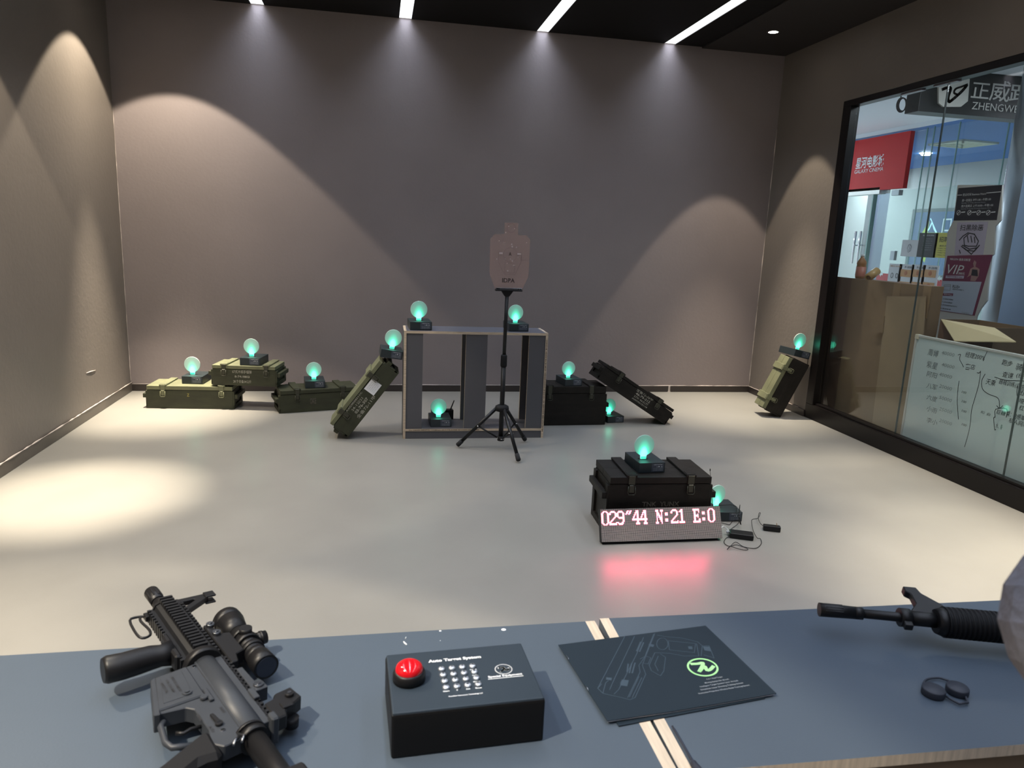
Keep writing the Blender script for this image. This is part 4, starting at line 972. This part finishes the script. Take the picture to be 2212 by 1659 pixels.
def panel(name, label, cat, x, tl, br, thick=.01, m=WHITEP, group=None, kid=None):
    """upright flat thing on the plane X = x, facing the room; local x right, y up, z to the viewer"""
    a = at_x(*tl, x); c = at_x(*br, x)
    ce = Vector((x, (a.y + c.y) / 2, (a.z + c.z) / 2)); w = abs(a.y - c.y); h = abs(a.z - c.z)
    t = thing(name, label, cat, M=Matrix.Translation(ce) @ FACE_X, group=group)
    b = MB(); b.box(-w / 2, w / 2, -h / 2, h / 2, -thick, 0); b.build(kid or 'sheet', m, t)
    return t, w, h

# fascia sign of the shop, facing the camera side
FY = 5.9
p = at_y(1983, 240, FY)
t = thing('shop_fascia_sign', 'black hanging fascia sign with a white emblem and white Chinese characters', 'sign', (p.x, FY, p.z), (0, 0, 0))
b = MB(); b.box(0, 3.2, 0, .17, 0, .52, .003); b.build('sign_box', FASC, t)
M_ = FACE_Y
def fp(px, py): q = at_y(px, py, FY - .01); return (q.x - p.x, q.z - p.z)
e0 = [fp(2026, 177), fp(2026, 223), fp(2036, 231), fp(2074, 231), fp(2089, 219), fp(2093, 171), fp(2055, 168)]
b = MB(); b.prism([(x, z) for x, z in e0], -.02, -.002, 'y'); k = b.build('emblem_plate', FLET, t)
S1 = [(1170, 340), (1210, 325), (1250, 330), (1225, 420), (1235, 460), (1270, 440), (1360, 360), (1410, 300)]
S2 = [(1330, 395), (1285, 375), (1300, 335), (1360, 312), (1415, 290)]
b = MB()
for ss, w in ((S1, .024), (S2, .016)): b.ribbon([tuple(q)[:2] for q in smooth_pts([(*fp(1780 + x / 4.609, 120 + y / 4.609), 0) for x, y in ss], 4)], w, .0, .004)
o = b.build('emblem', FASC, k); o.matrix_local = Matrix.Translation((0, -.0205, 0)) @ FACE_Y
for s_, x0, y0, x1, y1 in (('正', 2103, 177, 2136, 214), ('威', 2144, 172, 2180, 221), ('跆', 2186, 180, 2232, 224), ('拳', 2240, 180, 2284, 226)):
    a = fp(x0, y0); c = fp(x1, y1); txt(t, s_, (a[0] + c[0]) / 2, (a[1] + c[1]) / 2, abs(c[0] - a[0]), abs(a[1] - c[1]), FLET, M=Matrix.Translation((0, -.004, 0)) @ FACE_Y, bold=.03, name='character')
a = fp(2101, 227); c = fp(2205, 237); txt(t, 'ZHENGWEI', (a[0] + c[0]) / 2, (a[1] + c[1]) / 2 - .0, abs(c[0] - a[0]), .062, FLET, M=Matrix.Translation((0, -.004, 0)) @ FACE_Y, bold=.0)

# cinema sign
t, w, h = panel('cinema_sign', 'red hanging cinema sign with white Chinese and English lettering', 'sign', 6.52, (1800, 313), (1950, 406), .06, RED, kid='sign_board')
def lp(px, py, x=6.52):
    q = at_x(px, py, x); c = t.matrix_world.translation; return (-(q.y - c.y), q.z - c.z)
t_ = t; a = lp(1848, 365); c = lp(1911, 337)
txt(t, '星河电影城', (a[0] + c[0]) / 2, (lp(1880, 349.5)[1]), abs(c[0] - a[0]), .155, WHITE, z=.002, bold=.06)
a = lp(1846, 372); c = lp(1908, 366)
txt(t, 'GALAXY CINEMA', (a[0] + c[0]) / 2, lp(1877, 368)[1], abs(c[0] - a[0]), .050, WHITE, z=.002, bold=0)

# glass partition of the cinema with its red band, doors and handles
GP = 6.57
t = thing('cinema_glass_partition', 'greenish glass partition of the cinema with a red band, beyond the cardboard', 'partition', (GP, 0, 0))
for (ya, yb) in ((9.6, 8.20), (8.19, 7.63), (7.62, 6.95)):
    b = MB(); b.box(0, .012, yb, ya, .02, 2.96); b.build('pane', GLASSG, t)
for px in (1973, 2040, 1988, 2143):
    y = at_x(px, 480, GP).y; b = MB(); b.box(-.001, .013, y - .004, y + .004, 0, 2.98); b.build('glass_edge', GEDGE, t)
b = MB(); b.box(-.004, -.001, 6.95, 8.75, 1.02, 1.20); k = b.build('red_band', RED, t); k['label'] = 'red band across the glass'
for px in (1903, 1907): pass
for px in (1904, 2031, 2129):
    q = at_x(px, 592 if px < 2000 else 602, GP); b = MB(); s = .035
    b.prism([(-s, 0), (0, s), (0, s * .4), (s, s * .4), (s, -s * .4), (0, -s * .4), (0, -s)], 0, .002, 'z'); o = b.build('arrow_mark', WHITE, k); o.matrix_local = Matrix.Translation((-.006, q.y, q.z)) @ FACE_X
b = MB(); q = at_x(1936, 414, GP); b.box(-.03, .03, q.y - .09, q.y + .05, q.z - .05, q.z + .02, .004); q = at_x(1930, 552, GP); b.box(-.02, .02, q.y - .04, q.y + .04, q.z - .06, q.z + .06, .004); b.build('patch_fitting', STEEL, t)
b = MB()
for px in (1852, 1863):
    q = at_x(px, 530, GP); b.tube([(-.05, q.y, q.z + .19), (-.05, q.y, q.z - .25)], .016, 10); b.cyl((-.05, q.y, q.z), (0, q.y, q.z), .010, seg=8)
b.build('door_handle', CHROME, t)
b = MB(); q = at_x(1860, 416, GP); b.box(-.05, .05, q.y - .45, q.y + .25, q.z - .04, q.z + .05, .004); b.build('door_rail', ALU, t)
b = MB(); b.box(-.03, .03, 9.0, 9.02, .02, 2.9); b.build('glass_edge', GEDGE, t)

# entrance light box
t, w, h = panel('entrance_lightbox', 'dark framed light box with Chinese entrance characters and a yellow arrow', 'sign', 9.70, (1972, 452), (2050, 600), .06, mat('lightbox_frame', (.04, .06, .06), .4), kid='frame')
b = MB(); b.box(-w / 2 + .06, w / 2 - .06, -h / 2 + .03, h / 2 - .06, 0, .006); b.build('lit_face', ENTRY, t)
txt(t, '入', -.02, h / 2 - .30, .30, .28, ENTRYW, z=.008, bold=.03); txt(t, '口', .33, h / 2 - .30, .20, .24, mat('entry_grey_letters', (.4, .45, .48), .5, emit=(.35, .42, .45), estr=.5), z=.008, bold=.02)
b = MB(); b.prism([(-.28, h / 2 - .50), (-.10, h / 2 - .22), (-.10, h / 2 - .42), (.36, h / 2 - .42), (.30, h / 2 - .62), (-.02, h / 2 - .62), (-.06, h / 2 - .95), (-.22, h / 2 - .80)], .006, .010, 'z'); b.build('yellow_arrow', ENTRYY, t)

# papers stuck on the glass partition
def paper(label, tl, br, m, x=5.6, thick=.003):
    return panel('paper_notice', label, 'notice', x, tl, br, thick, m, group='paper notices on the mall glass')
t5 = thing('glass_screen', 'low clear glass screen in the mall carrying paper notices, beyond the cardboard box', 'partition', (5.61, 0, 0))
b = MB(); b.box(0, .01, 5.85, 7.6, .02, 2.15); b.build('pane', GLASSG, t5)
t, w, h = paper('white sheet with a pencil sketch, leftmost notice above the flyers', (1950, 518), (1979, 555), WHITEP)
b = MB(); b.ribbon([(.028 * math.cos(a * .45) * (1 + .2 * math.sin(3 * a)), .04 * math.sin(a * .45) * (1 + .2 * math.cos(2 * a))) for a in range(22)], .003, .001, .001); b.ribbon([(-.01, .02), (.01, .0), (-.005, -.02), (.012, -.03)], .003, .001, .001); b.build('sketch', GREYT, t)
t, w, h = paper('charcoal notice with small grey print, between the sketch and the yellow notice', (1987, 503), (2019, 557), DKPAP)
txt(t, '疫情防控须知', 0, h * .40, w * .6, .014, WHITE, z=.001)
for j in range(6): txt(t, ['· · · 扫码登记 · ·', '体温检测'][j % 2], 0, h * (.26 - j * .09), w * (.7 if j % 2 == 0 else .5), .008, GREYT, z=.001)
t, w, h = paper('yellow recruitment notice beside the charcoal one', (2023, 503), (2052, 558), YEL)
txt(t, '招聘', 0, h * .24, w * .55, .055, INK, z=.001, bold=.03); txt(t, '服务员', 0, -.005, w * .4, .016, INK, z=.001)
for j in range(4): txt(t, '工资面议 包吃住', 0, -h * .12 - j * .022, w * .6, .010, INK, z=.001)
for i, (x0, x1) in enumerate(((1922, 1942), (1944, 1968), (1971, 1993), (1995, 2022))):
    t, w, h = paper(['white food flyer with two line-drawn faces, leftmost', 'white food flyer with an orange picture, second from the left', 'white food flyer with an orange picture, third from the left', 'white food flyer with an orange picture, rightmost'][i], (x0, 569 + i), (x1, 622), WHITEP)
    if i == 0:
        b = MB()
        for sx in (-.045, .045): b.ribbon([(sx * w / .12 * .5 + .018 * math.cos(a), .0 + .026 * math.sin(a)) for a in [k * math.pi / 8 for k in range(17)]], .005, .001, .001)
        b.build('drawn_face', INK, t); txt(t, '湘江米线', 0, h * .40, w * .8, .018, ORANGE, z=.001)
    else:
        txt(t, '乡战南', w * .12, h * .38, w * .55, .024, INK, z=.001)
        for yy in (.03, -.10):
            b = MB(); b.box(-w * .36, w * .36, yy - .042, yy + .036, 0, .002); k = b.build('food_picture', ORANGE, t)
            b = MB(); b.lathe([(0, .002), (.02, .002), (.026, .0)], 12, M=Matrix.Translation((0, yy, .002))); b.build('bowl_print', mat('noodle_print', (.5, .2, .1), .6), k)

# standing display board with posters
BX = 4.53
def bq(cx, cy, y_off=380):
    q = at_x(1780 + cx / 4.609, y_off + cy / 4.609, BX); return q
ce = bq(1480, 900)
t = thing('display_board', 'tall foam display board with a wavy right edge, covered in posters', 'board', M=Matrix.Translation((BX, ce.y, 0)) @ FACE_X)
def bl(cx, cy): q = bq(cx, cy); return (-(q.y - ce.y), q.z)
out = [(1330, 90), (1775, 90), (1760, 440), (1705, 500), (1698, 700), (1690, 780), (1665, 800), (1640, 1000), (1622, 1240), (1560, 1320), (1520, 1395), (1440, 1900), (1150, 1900), (1140, 1340), (1200, 850), (1230, 560), (1290, 440)]
b = MB(); pl = [bl(*p) for p in out]; pl[11] = (pl[11][0], 0.0); pl[12] = (pl[12][0], 0.0); b.prism(pl, -.012, 0, 'z'); b.build('foam_panel', PINKW, t)
def quad(pts, m, name, z0=.0, z1=.002, par=None):
    b = MB(); b.prism([bl(*p) for p in pts], z0, z1, 'z'); return b.build(name, m, par or t)
def btxt(par, s, cx, cy, wpx, hpx, m, z=.003, bold=.02, shear=0):
    c = bl(cx, cy); a = bl(cx - wpx / 2, cy); d = bl(cx + wpx / 2, cy); u = bl(cx, cy - hpx / 2); v = bl(cx, cy + hpx / 2)
    return txt(par, s, c[0], c[1], abs(a[0] - d[0]), abs(u[1] - v[1]), m, z=z, bold=bold, shear=shear)
k = quad([(1290, 445), (1720, 440), (1775, 90), (1340, 122)], BKNAVY, 'poster'); k['label'] = 'black business hours poster'
btxt(k, '营业时间 Business Hours', 1500, 182, 230, 26, WHITE); btxt(k, '周一至周五 中午1:00—午夜1:00', 1518, 238, 285, 26, WHITE); btxt(k, 'Monday To Friday Business Hours', 1490, 268, 235, 14, GREYT)
btxt(k, '周六至周日 上午10:00—午夜1:00', 1525, 296, 315, 26, WHITE); btxt(k, 'Saturday To Sunday Of Holiday Business Hours', 1515, 325, 300, 14, GREYT)
b = MB(); b.ribbon([bl(1332, 192), bl(1376, 190)], .005, .002, .001, WHITE); b.ribbon([bl(1622, 170), bl(1762, 158)], .005, .002, .001, WHITE)
for cx in (1343, 1450, 1542, 1638):
    c = bl(cx, 366); b.ribbon([(c[0] + .018 * math.cos(a), c[1] + .018 * math.sin(a)) for a in [q * math.pi / 6 for q in range(13)]], .004, .002, .001, WHITE)
    b.ribbon([(c[0] - .01, c[1] - .01), (c[0] + .01, c[1] + .01)], .006, .002, .001, WHITE); b.ribbon([(c[0] + .028, c[1] + .002), (c[0] + .062, c[1] + .004)], .008, .002, .001, WHITE)
b.build('printed_mark', WHITE, k)
k = quad([(1300, 790), (1585, 785), (1635, 455), (1330, 462)], LILAC, 'poster'); k['label'] = 'lilac poster with a drawn fist'
btxt(k, '扫黑除恶', 1472, 515, 230, 62, INK, bold=.03)
b = MB()
for ss in ([(1400, 690), (1395, 620), (1450, 570), (1500, 580), (1540, 650), (1520, 700), (1440, 700), (1400, 690)], [(1430, 600), (1440, 660)], [(1465, 600), (1475, 660)], [(1500, 610), (1505, 665)], [(1350, 640), (1385, 600), (1440, 565)],
           [(1370, 700), (1420, 740), (1500, 750), (1550, 690)], [(1400, 720), (1470, 780), (1520, 720)], [(1350, 740), (1360, 770)], [(1380, 690), (1450, 730), (1530, 715)]):
    b.ribbon([bl(*q) for q in ss], .008, .002, .001)
b.build('fist_drawing', INK, k)
k = quad([(1130, 1340), (1500, 1392), (1680, 785), (1230, 795)], MAG, 'poster'); k['label'] = 'magenta gym membership poster'
btxt(k, '98KGYM 健身训练营', 1358, 832, 205, 26, WHITE); btxt(k, 'VIP', 1312, 932, 165, 92, WHITE, bold=.0, shear=.25); btxt(k, '.388元', 1370, 972, 70, 26, WHITE)
quad([(1212, 1018), (1392, 1022), (1398, 994), (1216, 992)], LILAC, 'price_strip', .002, .003, k); btxt(k, '健身卡优惠价 1980', 1305, 1007, 150, 15, MAG, z=.004)
b = MB(); b.prism([bl(*q) for q in ((1460, 1045), (1508, 1048), (1540, 1000), (1552, 930), (1530, 915), (1510, 905), (1520, 860), (1500, 840), (1487, 870), (1495, 905), (1460, 925), (1440, 990), (1425, 1010), (1470, 985))], .002, .003, 'z'); b.build('printed_figure', mat('printed_skin', (.42, .25, .24), .6), k)
b = MB(); b.prism([bl(*q) for q in ((1468, 990), (1535, 1000), (1530, 935), (1480, 930))], .003, .004, 'z'); b.build('printed_top', BKNAVY, k)
b = MB(); b.prism([bl(*q) for q in ((1140, 1335), (1480, 1385), (1572, 1055), (1180, 1045))], .002, .003, 'z'); kk = b.build('text_panel', mat('pale_blue_print', (.50, .58, .72), .6), k)
btxt(k, 'PLUS+', 1320, 1104, 72, 30, INK, z=.004); btxt(k, '健身体验课程卡', 1340, 1133, 115, 14, INK, z=.004)
b = MB(); b.ribbon([bl(*q) for q in ((1200, 1085), (1265, 1082), (1258, 1140), (1195, 1135), (1200, 1085))], .004, .003, .001); b.ribbon([bl(1202, 1100), bl(1262, 1097)], .004, .003, .001); b.build('wallet_icon', GREYT, k)
quad([(1183, 1192), (1285, 1196), (1290, 1170), (1188, 1168)], MAG, 'caption_strip', .003, .004, k); btxt(k, '体验卡权益', 1238, 1182, 80, 13, WHITE, z=.005)
for j, (s_, wp) in enumerate((('全场器械免费使用', 105), ('专业教练免费指导', 105), ('免费团操课程及体测评估', 160), ('私教体验课', 105))): btxt(k, s_, 1185 + wp / 2 - j * 8, 1228 + j * 32, wp, 14, INK, z=.004)
btxt(k, '扫码预约', 1412, 1368, 78, 22, GREYT, z=.004)

# steel clad column and pale blue panel
q = at_z(2172, 980, 0)
c0 = at_x(2150, 560, 4.9); c1 = at_x(2205, 560, 4.9)
t = thing('steel_column', 'brushed steel clad column beside the poster board', 'column', (5.40, 5.30, 0))
b = MB(); b.lathe([(0, 0), (.28, 0), (.28, 3.05), (0, 3.05)], 36); b.build('cladding', mat('steel_cladding', (.42, .47, .52), .28, .9, bump=.1, bscale=2), t)
t = thing('blue_hoarding', 'pale blue upright hoarding panel at the right end of the glass', 'panel', (4.70, 4.25, 0))
b = MB(); b.box(0, .04, -.9, .55, 0, 2.4, .003); b.build('board', PALEB, t)

# cable coil and bracket hanging from the corridor ceiling
q = at_z(1950, 226, 2.955)
t = thing('cable_coil', 'coil of black cable hanging under the white mall ceiling', 'cable', (q.x, q.y, q.z))
b = MB()
for k_ in range(3): b.tube([((.045 + .004 * k_) * math.cos(a), .01 * k_, (.062 + .004 * k_) * math.sin(a)) for a in [j * math.pi / 12 for j in range(24)]], .006, 7, closed=True)
b.build('coil', FROST, t)
b = MB(); b.tube([(-.03, 0, .055), (-.035, 0, .096)], .006, 6); b.build('tail', FROST, t)

# cardboard
def xprism(name, pts, x0, x1, m, par, c):
    b = MB(); b.prism([(-(at_x(px, py, c[0]).y - c[1]), at_x(px, py, c[0]).z) for px, py in pts], x0, x1, 'z'); return b.build(name, m, par)
t = thing('cardboard_box', 'tall brown cardboard box standing closest behind the glass', 'box', M=Matrix.Translation((4.03, 5.2, 0)) @ FACE_X)
y0 = at_x(1841, 604, 4.03).y - 5.2; y1 = at_x(2008, 615, 4.03).y - 5.2; zt_ = at_x(1900, 607, 4.03).z
b = MB(); b.box(-y0, -y1, 0, zt_, -.006, 0); b.build('side', CARD, t)
b = MB(); b.box(-y0 - .006, -y0, 0, zt_, -.12, 0); b.build('side', CARD, t)
b = MB(); b.box(-y1, -y1 + .006, 0, zt_, -.12, 0); b.build('side', CARD, t)
b = MB(); b.box(-y0, -y1, 0, zt_, -.126, -.12); b.build('side', CARD, t)
b = MB(); b.box(-y0 - .55, -y0 - .008, .02, zt_ - .002, -.03, -.024); b.build('flap', CARDB, t)
b = MB(); b.box(-y0, -y1, zt_ - .006, zt_, -.12, -.006); b.build('lid', CARDB, t)
b = MB()
for px in (1933, 1999): 
    yy = at_x(px, 640, 4.03).y - 5.2; b.box(-yy - .03, -yy + .05, zt_ - .24, zt_ - .0, 0, .0006)
b.build('tape', mat('clear_brown_tape', (.24, .17, .10), .3), t)
t = thing('cardboard_sheet', 'folded pale cardboard sheet standing in front of the tall brown box, behind the glass', 'cardboard', M=Matrix.Translation((4.005, 5.0, 0)) @ FACE_X)
SC = (4.005, 5.0)
o = xprism('sheet', [(1911, 683), (1884, 915), (1880, 960), (1975, 990), (1995, 700), (1999, 640), (1916, 640)], -.008, 0, CARDI, t, SC)
o = xprism('folded_corner', [(1912, 683), (1886, 718), (1908, 720)], .0, .006, CARD, t, SC)
t = thing('open_carton', 'open cardboard carton with its flap folded out, behind the whiteboard', 'box', M=Matrix.Translation((4.15, 4.6, 0)) @ FACE_X)
za = at_x(2031, 689, 4.15).z; ya = -(at_x(2033, 689, 4.15).y - 4.6); yb = -(at_x(2152, 690, 4.15).y - 4.6)
b = MB(); b.box(ya, yb, 0, za, -.006, 0); b.build('front_side', CARDB, t)
b = MB(); b.box(ya, yb, 0, za, -.34, -.334); b.build('back_side', CARD, t)
b = MB(); b.box(ya - .006, ya, 0, za + .0, -.34, 0); b.build('left_side', CARD, t)
b = MB(); b.box(yb, yb + .006, 0, za, -.34, 0); b.build('right_side', CARD, t)
fl = [at_x(2195, 738, 3.995), at_x(2062, 736, 3.995)]
f3 = [(ya, za, 0), (yb, za, 0)] + [(-(q.y - 4.6), q.z, .155) for q in fl]
b = MB(); vs_ = [b.bm.verts.new(v) for v in f3] + [b.bm.verts.new(Vector(v) + Vector((0, -.006, 0))) for v in f3]
for f in ((0, 1, 2, 3), (7, 6, 5, 4), (0, 4, 5, 1), (1, 5, 6, 2), (2, 6, 7, 3), (3, 7, 4, 0)): b.bm.faces.new([vs_[i] for i in f])
b.build('flap', mat('cardboard_flap', (.42, .36, .22), .8, var=.05, vscale=4), t)

# bottle and tape roll on the tall box
q = at_x(1857, 603, 4.09); zt_b = zt_
t = thing('drink_bottle', 'clear plastic bottle of amber tea with a white cap on the tall cardboard box', 'bottle', (4.09, q.y, zt_b))
hb = .215
b = MB(); b.lathe([(0, 0), (.036, 0), (.040, .01), (.040, .10), (.037, .112), (.040, .125), (.036, .145), (.016, .175), (.013, .19), (0, .19)], 24); b.build('bottle_body', mat('amber_tea', (.28, .13, .05), .15), t)
b = MB(); b.lathe([(.0415, .02), (.0415, .10), (.0395, .10), (.0395, .02), (.0415, .02)], 24); b.build('bottle_label', mat('bottle_label_red', (.35, .12, .08), .5), t)
b = MB(); b.lathe([(0, .186), (.015, .186), (.015, .205), (0, .205)], 16); b.build('cap', WHITE, t)
q = at_x(1884, 600, 4.09)
t = thing('tape_roll', 'roll of tan packing tape tipped against the bottle on the cardboard box', 'tape', M=Matrix.Translation((4.09, q.y, zt_b + .045)) @ Matrix.Rotation(R(20), 4, 'Z') @ Matrix.Rotation(R(62), 4, 'Y'))
b = MB(); b.lathe([(.020, -.06), (.034, -.06), (.034, .06), (.020, .06), (.020, -.06)], 26); b.build('tape_winding', TAPE, t)

# whiteboard
t = thing('whiteboard', 'whiteboard with handwritten notes standing behind the glass at the right', 'whiteboard', M=Matrix.Translation((3.97, 4.2, 0)) @ FACE_X)
WX = 3.97
def wl(cx, cy): q = at_x(1780 + cx / 4.609, 680 + cy / 4.609, WX); return (-(q.y - 4.2), q.z)
tl = wl(925, 200); tr = (tl[0] + 1.5, tl[1]); zb_ = .03
b = MB(); b.box(tl[0], tr[0], zb_, tl[1], -.012, 0); b.build('board_face', WB, t)
for (x0, x1, z0, z1, nm) in ((tl[0] - .004, tr[0], tl[1] - .012, tl[1] + .004, 'frame_rail'), (tl[0] - .006, tl[0] + .010, zb_, tl[1], 'frame_rail'), (tl[0], tr[0], zb_ - .01, zb_ + .01, 'frame_rail')):
    b = MB(); b.box(x0, x1, z0, z1, -.018, .008, .002); b.build(nm, ALU, t)
b = MB(); b.box(tl[0] - .008, tl[0] + .030, tl[1] - .030, tl[1] + .006, -.020, .010, .005); b.build('corner_cap', mat('cream_plastic', (.55, .52, .42), .5), t)
def wt(s_, cx, cy, wpx, hpx, m=INKF, bold=-.005, rot=0):
    c = wl(cx, cy); a = wl(cx - wpx / 2, cy); d = wl(cx + wpx / 2, cy); u = wl(cx, cy - hpx / 2); v = wl(cx, cy + hpx / 2)
    txt(t, s_, c[0], c[1], abs(a[0] - d[0]), abs(u[1] - v[1]) * .9, m, z=.0008, bold=bold, name='handwriting', shear=.15, rot=rot)
for s_, cy, n_ in (('周博', 380, '40000'), ('紫星', 500, '40000'), ('阿阳', 598, '40000'), ('八军', 715, '20000'), ('六度', 830, '50000'), ('小雨', 945, '25000'), ('李小', 1060, '20000')):
    wt(s_, 1088 if cy < 450 else 1075, cy, 110, 78 if cy < 520 else 62, bold=-.012 if cy < 900 else -.02); wt(n_, 1235 if cy < 550 else 1210, cy + 8, 130, 38, bold=-.012 if cy < 900 else -.02)
for cy in (772, 865, 960, 1095): wt('100', 1395, cy, 48, 26, INK)
wt('经理200%', 1505, 410, 200, 62, INK); wt('二店', 1462, 515, 95, 60, INK); wt('跑步', 1825, 480, 110, 66, INK); wt('骑', 1945, 520, 70, 80, INK); wt('查课', 1830, 600, 110, 66, INK); wt('(经', 1955, 610, 80, 70, INK)
wt('天乘', 1660, 672, 100, 70, INK); wt('：器械训练(自由', 1850, 690, 300, 70, INK); wt('团', 1965, 775, 66, 62, INK); wt('哑铃', 1995, 865, 110, 58, INK); wt('杠铃', 1995, 935, 110, 58, INK)
wt('巨糖', 1765, 975, 95, 50, INK); wt('桌：动感单车', 1925, 1010, 230, 66, INK); wt('水、条', 1745, 1110, 70, 60, INK); wt('私人网球', 1935, 1075, 200, 60, INK); wt('和 会', 1610, 980, 110, 34, INKF)
b = MB()
for ss in ([(1335, 400), (1360, 395), (1350, 440), (1370, 480), (1390, 520)], [(1415, 495), (1440, 492)], [(1410, 540), (1445, 545)], [(1625, 365), (1590, 440), (1585, 460)], [(1525, 575), (1545, 580), (1560, 560)],
           [(1560, 570), (1540, 700), (1500, 840), (1470, 950), (1450, 1130), (1400, 1315)], [(1345, 660), (1330, 780), (1328, 900), (1340, 1040)], [(1605, 590), (1570, 660), (1580, 740), (1640, 790), (1720, 820), (1745, 860), (1747, 930)],
           [(1720, 905), (1747, 930), (1780, 905)], [(1705, 1020), (1710, 940), (1820, 938), (1815, 1020)], [(1705, 1020), (1690, 1030), (1700, 1140), (1710, 1140)], [(1700, 620), (1800, 650), (1900, 655), (1991, 660)], [(1930, 710), (1920, 770), (1928, 850), (1915, 900), (1918, 960)]):
    b.ribbon([tuple(q)[:2] for q in smooth_pts([(*wl(*q), 0) for q in ss], 3)], .0040, .0004, .0006)
b.build('pen_stroke', INK, t)
print('objects', len(bpy.data.objects))
